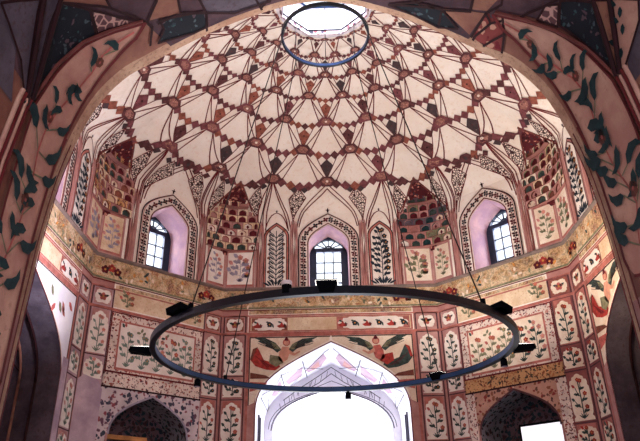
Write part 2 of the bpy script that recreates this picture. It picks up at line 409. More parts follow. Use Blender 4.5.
def angel(P, s, skirt, cx=.98):
    """winged figure flying towards the arch crown; s = -1 left, 1 right"""
    X = lambda x: s*x
    def pl(pts, m, l): P.poly([(X(a), b) for a, b in pts], m, l)
    # wings
    pl([(cx+.0, 3.36), (cx+.12, 3.50), (cx+.32, 3.60), (cx+.56, 3.61), (cx+.42, 3.55), (cx+.47, 3.53), (cx+.30, 3.47), (cx+.33, 3.44), (cx+.18, 3.38), (cx+.08, 3.30)], 'paint_green', 4)
    pl([(cx-.14, 3.34), (cx-.24, 3.48), (cx-.42, 3.57), (cx-.72, 3.60), (cx-.60, 3.54), (cx-.64, 3.51), (cx-.46, 3.47), (cx-.46, 3.43), (cx-.3, 3.37), (cx-.2, 3.28)], 'paint_green', 4)
    pl([(cx-.14, 3.36), (cx-.22, 3.47), (cx-.32, 3.5), (cx-.26, 3.36)], 'paint_olive', 5)
    pl([(cx+.02, 3.36), (cx+.1, 3.47), (cx+.22, 3.52), (cx+.14, 3.38)], 'paint_olive', 5)
    for k in range(5):
        P.line([(X(cx+.1+.02*k), 3.40-.005*k), (X(cx+.30+.04*k), 3.58-.022*k)], .008, 'line_dark', 6)
        P.line([(X(cx-.22-.02*k), 3.40-.005*k), (X(cx-.42-.05*k), 3.56-.022*k)], .008, 'line_dark', 6)
    # torso, arms, head
    pl([(cx-.15, 3.40), (cx-.02, 3.42), (cx+.04, 3.30), (cx+.06, 3.16), (cx-.02, 3.10), (cx-.12, 3.16), (cx-.16, 3.28)], 'paint_skin' if s < 0 else 'paint_rose', 7)
    pl([(cx-.14, 3.36), (cx-.26, 3.28), (cx-.36, 3.33), (cx-.37, 3.30), (cx-.25, 3.23), (cx-.12, 3.28)], 'paint_skin', 8)
    P.disc(X(cx-.10), 3.50, .075, 'paint_rose', 7, 10); P.disc(X(cx-.10), 3.49, .05, 'paint_skin', 8, 10)
    P.disc(X(cx-.10), 3.56, .04, 'paint_maroon', 8, 8)
    # sash and skirt
    pl([(cx+.02, 3.22), (cx+.22, 3.26), (cx+.24, 3.10), (cx+.1, 3.02), (cx-.04, 3.10)], 'paint_olive' if s < 0 else 'paint_red', 7)
    pl([(cx+.10, 3.20), (cx+.22, 3.12), (cx+.34, 3.16), (cx+.46, 3.40), (cx+.54, 3.38), (cx+.60, 3.16), (cx+.50, 3.04), (cx+.30, 2.97), (cx+.12, 2.95), (cx+.02, 3.02)], skirt, 6)
    pl([(cx+.46, 3.42), (cx+.56, 3.38), (cx+.61, 3.17), (cx+.56, 3.17), (cx+.51, 3.34)], 'paint_red' if s > 0 else 'paint_brown', 8)
    for k in range(4): P.line([(X(cx+.14+.05*k), 3.0+.01*k), (X(cx+.30+.07*k), 3.10+.05*k)], .008, 'paint_maroon', 9)
    # grass tufts by the frame
    pl([(cx+.6, 2.92), (cx+.3, 2.86), (cx+.2, 2.80), (cx+.6, 2.80)], 'paint_brown', 4)
    pl([(cx+.6, 2.74), (cx+.25, 2.72), (cx+.42, 2.6), (cx+.6, 2.55)], 'paint_rose', 4)

def sill_band(P, hw, warm):
    """ledge-side bands under the upper windows"""
    P.rect(-hw, 4.20, hw, 4.60, 'frieze_mix', 2); P.rect(-hw, 4.205, hw, 4.24, 'paint_olive', 3)
    R = random.Random(int(hw*100))
    for x in ([-1.95, 1.35] if hw > 1.8 else [-1.2, .85]):    # maroon blossoms set in the band
        for k in range(3): flower(P, x+.12*k, 4.38+.05*(k % 2), .075, 'paint_red' if k % 2 else 'paint_maroon', lvl=4)
    for k in range(int(hw*16)): leaf(P, R.uniform(-hw, hw-.1), R.uniform(4.26, 4.5), R.uniform(0, 6), .1, .05, R.choice(['paint_olive', 'paint_green', 'paint_orange', 'panel_cream']), 4)
    P.line([(-hw, 4.18), (hw, 4.18)], .02, 'line_red', 3)
    P.line([(-hw, 4.06), (hw, 4.06)], .03, 'frame_red', 3); P.line([(-hw, 3.69), (hw, 3.69)], .05, 'frame_red', 3)

def win_hole_pts(): return win_arch()
def make_main_wall(az, name, theme, lo='pink'):
    m = wall_map(az, W); P = MB(m)
    A = big_arch(); Wn = win_hole_pts()
    P.poly([(-HWS, FLOOR), (-HWS, 6.36), (HWS, 6.36), (HWS, FLOOR)], 'dome_plaster', 0, holes=[[(a, b+(.0 if b > FLOOR else .002)) for a, b in A], Wn])
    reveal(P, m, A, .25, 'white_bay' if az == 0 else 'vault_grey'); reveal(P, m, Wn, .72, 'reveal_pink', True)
    # lower zone ground
    g = 'wall_pink'
    for s in (-1, 1): P.rect(*( (-HWS, FLOOR, -1.66, 4.6) if s < 0 else (1.66, FLOOR, HWS, 4.6)), g, .5)
    sill_band(P, HWS, True)
    # long cartouche frieze
    P.rect(-1.64, 4.09, 1.64, 4.17, 'frieze_mix', 2)
    P.rect(-1.64, 3.72, 1.64, 4.04, 'frame_red', 2)
    P.rect(-1.6, 3.745, 1.6, 4.01, 'cream_worn', 3)
    for s in ((-1, 1) if True else ()):
        a, b = (-1.58, -.86) if s < 0 else ((.12, 1.58) if az == 0 else (.8, 1.58))
        P.rect(a, 3.75, b, 4.005, 'tile_rust' if s < 0 else 'frame_red', 4)
        P.poly(cartouche((a+b)/2, 3.877, (b-a)/2*.97, .125), 'panel_white', 5)
        n = max(2, int((b-a)/.22))
        for i in range(n):
            x = a+(b-a)*(i+.5)/n
            if i % 2: flower(P, x, 3.87, .055, 'paint_navy', lvl=6)
            else:
                P.poly([(x-.1, 3.84), (x-.05, 3.8), (x+.06, 3.8), (x+.1, 3.86), (x+.03, 3.87), (x, 3.93), (x-.03, 3.87)], 'paint_red', 6)
            leaf(P, x+.08, 3.80, 1.9, .1, .04, 'paint_green', 6); leaf(P, x-.08, 3.93, -.3, .09, .04, 'paint_green', 6)
    # columns of cartouches
    painted_columns(P, None, -2.13, -1.70, theme, None); painted_columns(P, None, 1.70, 2.13, theme, None)
    # arch surround
    out = big_arch(hw=1.47); 
    P.rect(-1.66, .2, -1.47, 3.66, 'wall_rose', 1); P.rect(1.47, .2, 1.66, 3.66, 'wall_rose', 1)
    if az == -90:
        for s in (-1, 1): P.rect(*((-1.68, -1, -1.47, 2.6) if s < 0 else (1.47, -1, 1.68, 2.6)), 'lilac_plaster', 4)
    P.frame(-1.66, .2, 1.66, 3.67, .045, 'frame_red', 2)
    P.line([(a*1.0, b) for a, b in out[1:-1]], .022, 'line_red', 3)
    P.line([(-1.47, .2), (-1.47, 2.2)], .022, 'line_red', 3); P.line([(1.47, .2), (1.47, 2.2)], .022, 'line_red', 3)
    wall = P.build(name, kind='structure')
    # spandrel paintings: a part on each side of the arch crown
    for s in (-1, 1):
        Q = MB(m); half = [p for p in out if p[0]*s >= -1e-6]; half = sorted(set(half), key=lambda p: -p[1])
        prof_ = [(p[0], p[1]) for p in half if p[1] > 2.25]
        poly = [(s*.02, 3.62)]+[(s*(abs(x)+.03), z+.03) for x, z in prof_]+[(s*1.60, 2.3), (s*1.60, 3.62)]
        Q.poly(poly, 'panel_cream' if az >= 0 else 'white_bay', 2)
        Q.line([(s*.02, 3.61), (s*1.6, 3.61), (s*1.6, 2.3)], .02, 'line_dark', 3)
        if az == 0: angel(Q, s, 'paint_red' if s < 0 else 'paint_green')
        elif az > 0: angel(Q, s, 'paint_red')
        else:
            Rr = random.Random(9)
            for k in range(6): leaf(Q, s*(.75+.12*k), 3.2+.25*Rr.random(), Rr.uniform(0, 6), .2, .09, Rr.choice(['paint_olive', 'paint_rose', 'frame_red']), 4)
        Q.build('angel_painting' if az >= 0 else 'worn_painting', wall, label=('painting of a winged figure in a %s skirt' % ('red' if s < 0 or az else 'dark green')) if az >= 0 else 'worn white plaster with a few painted leaves')
    return wall, m

def make_diag_wall(az, name, theme):
    m = wall_map(az, AD); P = MB(m)
    A = small_arch(); Wn = win_hole_pts()
    P.poly([(-HD, FLOOR), (-HD, 6.36), (HD, 6.36), (HD, FLOOR)], 'dome_plaster', 0, holes=[A, Wn])
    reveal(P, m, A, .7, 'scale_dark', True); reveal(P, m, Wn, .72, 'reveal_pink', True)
    warm = theme == 'warm'
    for s in (-1, 1): P.rect(*((-HD, FLOOR, -.98, 4.6) if s < 0 else (.98, FLOOR, HD, 4.6)), 'wall_pink', .5)
    sill_band(P, HD, warm)
    P.rect(-.95, 3.74, .95, 4.14, 'cream_worn', 2)
    for x in (-.7, .75):
        plant(P, x-.14, 3.78, .28, .28, 'paint_olive', 'paint_rose', n=4, lvl=3)
    P.rect(-.9, 4.09, .9, 4.15, 'frieze_mix', 3)
    # side columns
    if warm:
        painted_columns(P, None, -1.36, -.97, 'mix'); painted_columns(P, None, .97, 1.36, 'warm')
    else:
        painted_columns(P, None, -1.36, -.97, 'lilac', plain_below=2.45); painted_columns(P, None, .97, 1.36, 'mix')
        P.poly([(-1.40, .2), (-1.40, 2.42), (-1.3, 2.50), (-1.05, 2.44), (-.96, 2.30), (-.96, .2)], 'lilac_plaster', 5)
    # around the small arch
    P.rect(-.95, .2, -.76, 2.34, 'wall_rose' if not warm else 'wall_pink', 1); P.rect(.76, .2, .95, 2.34, 'wall_pink', 1)
    sp = 'floral_lilac' if not warm else 'floral_rose'
    for s in (-1, 1):
        half = sorted({p for p in A if p[0]*s >= -1e-6 and p[1] > 1.0}, key=lambda p: -p[1])
        P.poly([(0, 2.36)]+[(s*(abs(x)+.01), z+.012) for x, z in half]+[(s*.92, 1.6), (s*.92, 2.36)], sp, 2)
        P.rect(*((-.98, .2, -.80, 2.36) if s < 0 else (.80, .2, .98, 2.36)), 'dotted_border' if warm else 'floral_lilac', 3)
    P.line(A[1:-1], .035, 'frame_dark' if warm else 'line_grey', 4)
    P.rect(-.98, 2.36, .98, 2.62, 'warm_frieze' if warm else 'dotted_border', 2)
    P.line([(-.98, 2.36), (.98, 2.36)], .03, 'line_dark', 4); P.line([(-.98, 2.62), (.98, 2.62)], .02, 'line_red', 4)
    wall = P.build(name, kind='structure')
    # framed garden panel
    Q = MB(m)
    Q.rect(-.96, 2.60, .96, 3.66, 'dotted_border', 3); Q.frame(-.96, 2.60, .96, 3.66, .022, 'line_red', 4)
    Q.rect(-.80, 2.66, .80, 3.52, 'frame_red', 4)
    Q.rect(-.765, 2.70, .765, 3.485, 'panel_cream' if warm else 'panel_white', 5)
    R = random.Random(az)
    for i in range(5):
        fm = ['paint_rose', 'paint_rose', 'paint_olive', 'paint_red', 'paint_pinkish'][i] if warm else ['paint_sage', 'paint_sage', 'paint_pinkish', 'paint_rose', 'paint_sage'][i]
        plant(Q, -.745+.295*i, 2.73, .31, .58+.14*R.random(), ('paint_green' if i > 2 else 'paint_olive') if warm else 'paint_sage', fm, lvl=6, R=R, stemw=.012)
    for i in range(14): leaf(Q, R.uniform(-.7, .65), R.uniform(3.25, 3.42), R.uniform(0, 3), .09, .05, R.choice(['paint_olive', 'paint_rose', 'paint_green']), 7)
    Q.build('garden_painting', wall, label='wide framed painting of flowering plants on a %s ground' % ('cream' if warm else 'white'))
    # niche behind the small arch
    B = MB(m)
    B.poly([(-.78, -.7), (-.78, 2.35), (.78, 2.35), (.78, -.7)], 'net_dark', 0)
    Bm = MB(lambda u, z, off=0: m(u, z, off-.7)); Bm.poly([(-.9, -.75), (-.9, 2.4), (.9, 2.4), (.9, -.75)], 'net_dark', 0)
    for k in (.62, .46, .3):
        Bm.line(arch(0, k, .8, 1.3, 1.35+k*1.15, 8), .025, 'vault_dim', 2)
    Bm.build('niche_back', wall)
    return wall, m

WALLS = {}
WALLS[0] = make_main_wall(0, 'wall_front', 'mix')
WALLS[-90] = make_main_wall(-90, 'wall_left', 'lilac'); WALLS[90] = make_main_wall(90, 'wall_right', 'warm')
WALLS[-45] = make_diag_wall(-45, 'wall_front_left', 'lilac'); WALLS[45] = make_diag_wall(45, 'wall_front_right', 'warm')
# white worn plaster over part of the left wall, as the painting has flaked off there
for az, nm in ((-135, 'wall_back_left'), (135, 'wall_back_right')):
    m = wall_map(az, AD); P = MB(m); P.poly([(-HD, FLOOR), (-HD, 6.36), (HD, 6.36), (HD, FLOOR)], 'arch_plaster', 0)
    P.rect(-HD, FLOOR, HD, 4.1, 'wall_rose', 1); P.rect(-HD, 4.2, HD, 4.55, 'ochre_frieze', 1); P.build(nm, kind='structure')

# ------------------------------------------------------------------ the near arch and its vault
NP = [(2.02, 0), (2.0, 1.0), (1.98, 1.6), (1.96, 2.0), (1.9, 2.5), (1.76, 3.0), (1.57, 3.3), (1.37, 3.46), (1.1, 3.65), (.77, 3.85), (.48, 3.98), (.25, 4.06), (0, 4.1)]
SL = [0]
for a, b in zip(NP, NP[1:]): SL.append(SL[-1]+math.hypot(b[0]-a[0], b[1]-a[1]))
def refine(P0, S0, n=4):      # smooth curve through the measured points
    P1, S1 = [], []
    for i in range(len(P0)-1):
        a = P0[max(i-1, 0)]; b, c = P0[i], P0[i+1]; d = P0[i+2] if i+2 < len(P0) else (-P0[i-0][0], P0[i][1])
        for k in range(n):
            f = k/n; P1.append(tuple(.5*(2*b[j]+(c[j]-a[j])*f+(2*a[j]-5*b[j]+4*c[j]-d[j])*f*f+(3*b[j]-a[j]-3*c[j]+d[j])*f**3) for j in (0, 1))); S1.append(S0[i]+(S0[i+1]-S0[i])*f)
    return P1+[P0[-1]], S1+[S0[-1]]
NP, SL = refine(NP, SL)
def near_xz(s):
    if s < 0: return 2.02, s
    for i in range(len(NP)-1):
        if s <= SL[i+1] or i == len(NP)-2:
            f = (s-SL[i])/(SL[i+1]-SL[i]); a, b = NP[i], NP[i+1]; return a[0]+f*(b[0]-a[0]), a[1]+f*(b[1]-a[1])
def near_map(side):
    def f(s, y, off=0):
        x, z = near_xz(s); x2, z2 = near_xz(s+.02); x1, z1 = near_xz(s-.02)
        dx, dz = x2-x1, z2-z1; l = math.hypot(dx, dz); nx, nz = -dz/l, dx/l     # towards the axis
        return Vector((-.1+side*(x+nx*off), y, z+nz*off))
    return f
m = wall_map(180, W); P = MB(m)
full = [(.1+x, z) for x, z in [(2.02, FLOOR)]+NP]+[(.1-x, z) for x, z in NP[::-1][1:]+[(2.02, FLOOR)]]
P.poly([(-HWS, FLOOR), (-HWS, 6.36), (HWS, 6.36), (HWS, FLOOR)], 'arch_plaster', 0, holes=[full])
P.rect(-HWS, 4.2, HWS, 4.55, 'ochre_frieze', 1)
P.build('wall_back', kind='structure')
YB = -9.8
V = MB(None)
ss = [-1.5]+SL
rows = []
for y in (-4.15, -4.2, -4.26, -4.5, -4.8, -5.2, -6, -7, -8, -9, YB):
    rows.append([near_map(-1)(s, y, 0) for s in ss]+[near_map(1)(s, y, 0) for s in ss[::-1][1:]])
V.grid(rows[:3], 'band_plaster'); V.grid(rows[2:], 'vault_ochre')
vp = {s: MB(near_map(s), .10, .0022) for s in (-1, 1)}
def nline(side, pts, w, mat, lvl=6, lift=True): vp[side].line(pts, w, mat, lvl)
for s in (-1, 1):
    Q = vp[s]
    # plain lower jamb, the sliver beside the arch band
    Q.poly([(-1.5, -4.3), (-1.5, -4.95), (1.0, -4.9), (1.35, -4.75), (1.45, -4.5), (1.3, -4.35), (1.3, -4.2), (-1.5, -4.2)], 'wall_rose', 2)
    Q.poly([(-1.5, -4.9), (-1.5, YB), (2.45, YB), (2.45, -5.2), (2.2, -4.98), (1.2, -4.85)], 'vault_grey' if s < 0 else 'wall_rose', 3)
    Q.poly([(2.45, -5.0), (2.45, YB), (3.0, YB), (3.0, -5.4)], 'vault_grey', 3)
    for y in (-4.16, -4.22, -4.30): Q.line([(-1.5, y), (1.6, y), (2.65, y)], .016, 'line_red', 5)
# corner rib clusters under the vault
for s, y0 in ((-1, -4.86), (1, -4.95)):
    C_ = MB(None); nm = near_map(s)
    for k in range(4):
        C_.tube([nm(1.6+.001, y0-.036*k, .0)]+[nm(a, y0-.036*k, .012) for a in (1.7, 2.1, 2.5, 2.58)], .016, 'leaf_ground' if k % 2 else 'line_red', 6)
    V.v += []; i = len(V.v); V.v += C_.v
    for f, mi, sm in zip(C_.f, C_.m, C_.smooth): V.f.append(tuple(i+j for j in f)); V.m.append(V.mi(C_.names[mi])); V.smooth.append(sm)
CELL = {
 -1: dict(dark=[(3.19, -5.11), (3.36, -4.92), (3.32, -4.71), (3.12, -4.76), (2.88, -4.80), (2.63, -4.83)],
          pat=[(3.37, -4.91), (3.58, -4.69), (3.70, -4.60), (3.53, -4.65), (3.34, -4.71)],
          rib=[(3.09, -5.24), (3.2, -5.15), (2.59, -4.84), (2.54, -4.88)],
          far=[(3.07, -5.26), (2.79, -5.48), (2.76, -5.35), (2.69, -5.11), (2.53, -4.89)],
          green=[(3.76, -4.32), (3.84, -4.42), (3.83, -4.52), (3.99, -4.47), (4.2, -4.40), (4.18, -4.24), (4.06, -4.24)],
          lines=[[(3.73, -4.56), (3.85, -4.7), (3.95, -5.0)], [(3.73, -4.56), (3.51, -4.84), (3.18, -5.12)], [(3.51, -4.84), (3.5, -5.0), (3.2, -5.3)],
                 [(4.0, -4.49), (4.02, -4.8)], [(4.0, -4.49), (4.2, -4.38), (4.43, -4.26), (4.75, -4.26)], [(4.67, -4.22), (4.84, -4.4), (5.0, -4.6)],
                 [(4.2, -4.38), (4.14, -4.7), (3.9, -5.0)], [(4.17, -4.2), (4.2, -4.38)], [(4.63, -4.32), (4.67, -4.2)], [(3.69, -4.34), (3.76, -4.5), (3.73, -4.56)], [(3.81, -4.5), (4.0, -4.49)]]),
 1: dict(dark=[(3.26, -4.97), (3.05, -5.14), (2.62, -4.95), (2.74, -4.92), (2.91, -4.87), (3.19, -4.80)],
         pat=[(3.36, -4.86), (3.26, -4.94), (3.2, -4.78), (3.38, -4.71)],
         rib=[(3.05, -5.16), (2.93, -5.26), (2.56, -4.98), (2.59, -4.95)],
         far=[(2.92, -5.28), (2.74, -5.44), (2.66, -5.36), (2.55, -4.99)],
         green=[(4.55, -4.26), (4.11, -4.21), (3.95, -4.28), (4.11, -4.40), (4.34, -4.37)],
         lines=[[(3.67, -4.69), (3.71, -4.9), (3.8, -5.2)], [(3.67, -4.69), (3.77, -4.55), (3.83, -4.26)], [(4.11, -4.4), (3.89, -4.5), (3.9, -4.9)],
                [(4.11, -4.24), (4.11, -4.41), (4.55, -4.26)], [(4.11, -4.41), (4.34, -4.37), (4.06, -4.6), (3.9, -4.9)], [(3.81, -4.24), (3.8, -4.29), (3.71, -4.48), (3.63, -4.55)],
                [(3.58, -4.44), (3.71, -4.23)], [(3.55, -4.25), (3.58, -4.44), (3.63, -4.58)], [(3.51, -4.65), (3.36, -4.86), (3.2, -5.1)], [(3.77, -4.55), (3.71, -4.48)], [(4.34, -4.37), (4.6, -4.5), (4.9, -4.4)]])}
for s in (-1, 1):
    Q = vp[s]; c = CELL[s]
    # dim ground of the vault cells, then each cell and its ribs
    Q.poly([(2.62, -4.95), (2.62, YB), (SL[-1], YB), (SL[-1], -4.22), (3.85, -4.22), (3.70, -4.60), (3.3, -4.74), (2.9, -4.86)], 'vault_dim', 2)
    if s > 0:
        Q.poly([(3.55, -4.25), (3.71, -4.23), (3.83, -4.26), (3.77, -4.55), (3.63, -4.58), (3.58, -4.44)], 'red_frieze', 3); Q.poly([(4.11, -4.41), (3.85, -4.27), (3.78, -4.54), (3.89, -4.50)], 'vault_ochre', 3)
        Q.poly([(3.71, -4.72), (3.8, -5.1), (3.9, -4.9), (3.89, -4.52), (3.77, -4.57)], 'vault_ochre', 3)
    else:
        Q.poly([(3.85, -4.7), (3.95, -5.0), (4.02, -4.8), (4.0, -4.49), (3.74, -4.57)], 'vault_ochre', 3); Q.poly([(4.2, -4.38), (4.43, -4.26), (4.75, -4.26), (4.6, -4.6), (4.14, -4.7)], 'vault_grey', 3)
        Q.poly([(3.51, -4.84), (3.5, -5.0), (3.2, -5.3), (3.18, -5.12)], 'vault_ochre', 3)
    Q.poly(c['dark'], 'navy_floral', 4); Q.poly(c['pat'], 'lace_pink', 4); Q.poly(c['rib'], 'vault_ochre' if s > 0 else 'vault_grey', 4)
    Q.poly(c['far'], 'vault_grey' if s < 0 else 'leaf_ground', 4); Q.poly(c['green'], 'navy_floral', 4)
    for k in ('dark', 'pat', 'rib', 'far', 'green'): Q.line(c[k]+[c[k][0]], .018, 'line_dark', 6)
    for l in c['lines']: Q.line(l, .02, 'line_dark', 6)
    if s > 0:
        for a, b in ((2.86, -5.28), (2.78, -5.22), (2.7, -5.1)): leaf(Q, a, b, .5, .09, .04, 'paint_teal', 7); leaf(Q, a-.03, b-.02, 2.2, .07, .04, 'paint_teal', 7)
    i = len(V.v); V.v += Q.v
    for f, mi, sm in zip(Q.f, Q.m, Q.smooth): V.f.append(tuple(i+j for j in f)); V.m.append(V.mi(Q.names[mi])); V.smooth.append(sm)
# end wall behind the eye; its doorway is added for the fill lamp
EW = MB(lambda u, z, off=0: Vector((u, YB+off, z))); EW.poly([(-.1+x, z) for x, z in [(2.02, FLOOR)]+NP]+[(-.1-x, z) for x, z in NP[::-1][1:]+[(2.02, FLOOR)]], 'vault_grey', 0, holes=[[(-1.1, FLOOR+.01), (-1.1, 1.9), (.9, 1.9), (.9, FLOOR+.01)]])
i = len(V.v); V.v += EW.v
for f, mi, sm in zip(EW.f, EW.m, EW.smooth): V.f.append(tuple(i+j for j in f)); V.m.append(V.mi(EW.names[mi])); V.smooth.append(sm)
vault = V.build('ceiling_entrance', kind='structure')
# raised ribs of the vault net
for s in (-1, 1):
    nm = near_map(s); c = CELL[s]; Rb = MB(None)
    LO = [(3.70, -4.60), (3.47, -4.655), (3.2, -4.74), (2.92, -4.80 if s < 0 else -4.85), (2.6, -4.84 if s < 0 else -4.94)]
    for pts, r in ((LO, .013), (c['rib'][0:1]+c['rib'][3:4], .016), (c['rib'][1:3], .016)):
        Rb.tube([nm(a, b, .012) for a, b in pts], r, 'line_dark' if r > .015 else 'line_brown', 6)
    Rb.build('vault_rib', vault)
    # long floral panel on the jamb, pointed at its top
    Q = MB(nm, .08, .0025)
    inner = [(3.71, -4.57), (3.6, -4.48), (3.38, -4.40), (3.07, -4.345), (2.65, -4.335), (2.3, -4.31), (1.6, -4.30), (.9, -4.28), (.84 if s < 0 else 1.50, -4.30)]
    low = [(.80, -4.45), (.84, -4.58)] if s < 0 else [(1.44, -4.36), (1.40, -4.48), (1.46, -4.6), (1.5, -4.72)]
    if s > 0: inner = inner[:6]+[(1.6, -4.29), (1.52, -4.31)]
    outer = [(1.0, -4.66), (1.5, -4.72), (1.95, -4.74), (2.3, -4.76), (2.6, -4.80), (2.92, -4.76), (3.2, -4.71), (3.47, -4.63)] if s < 0 else [(1.7, -4.86), (2.0, -4.88), (2.3, -4.90), (2.6, -4.90), (2.92, -4.82), (3.2, -4.73), (3.47, -4.64)]
    Q.poly(inner+low+outer, 'leaf_ground', 5)
    Q.line(inner, .03, 'line_red', 7); Q.line(low+outer+[inner[0]], .022, 'line_red', 7)
    # winding stem with big leaves
    lo = 1.0 if s < 0 else 1.6
    NS = 17
    st = [(lo+(3.6-lo)*i/NS, -4.53-.06*math.sin(i*.8)*(1 if i < NS-2 else .3)-(.05 if 8 > i > 1 else 0)) for i in range(NS+1)]
    Q.line(st, .018, 'paint_rose', 8)
    R = random.Random(5+s)
    for i in range(NS-1):
        a, b = st[i]; k = 1 if i % 2 else -1; w = .88 if i < 10 else .66
        for dd in ((0, .5) if i < NS-3 else (0,)):
            ang = k*(.7+.6*R.random())*(1 if dd == 0 else -1)+ (PI if R.random() < .45 else 0)
            x = a+R.uniform(0, .14); y = b+(.11*k if dd == 0 else -.11*k)*(1 if i < 11 else .45); Q.line([(a, b), (x, y)], .012, 'paint_olive', 8)
            L = (.19+.06*R.random())*w
            c_, s_ = math.cos(ang), math.sin(ang)
            q = [(0, 0), (.22, .34), (.6, .42), (.98, .12), (1.12, -.3), (.8, -.06), (.5, -.06), (.22, -.14)]
            Q.poly([(x+L*(c_*u-s_*v*.8), y+L*(s_*u+c_*v*.8)) for u, v in q], 'paint_teal', 9)
        if i % 4 == 2: flower(Q, a+.1, b+.02*k, .06*w, 'paint_brown', 'paint_rose', 9, 7)
    Q.build('floral_panel', vault, label='pointed %s-hand panel of winding teal leaves on a pink ground' % ('left' if s < 0 else 'right'))

# floor
F_ = MB(None); F_.face([(-9, -12, FLOOR), (9, -12, FLOOR), (9, 12, FLOOR), (-9, 12, FLOOR)], 'floor_stone'); F_.build('floor', kind='structure')

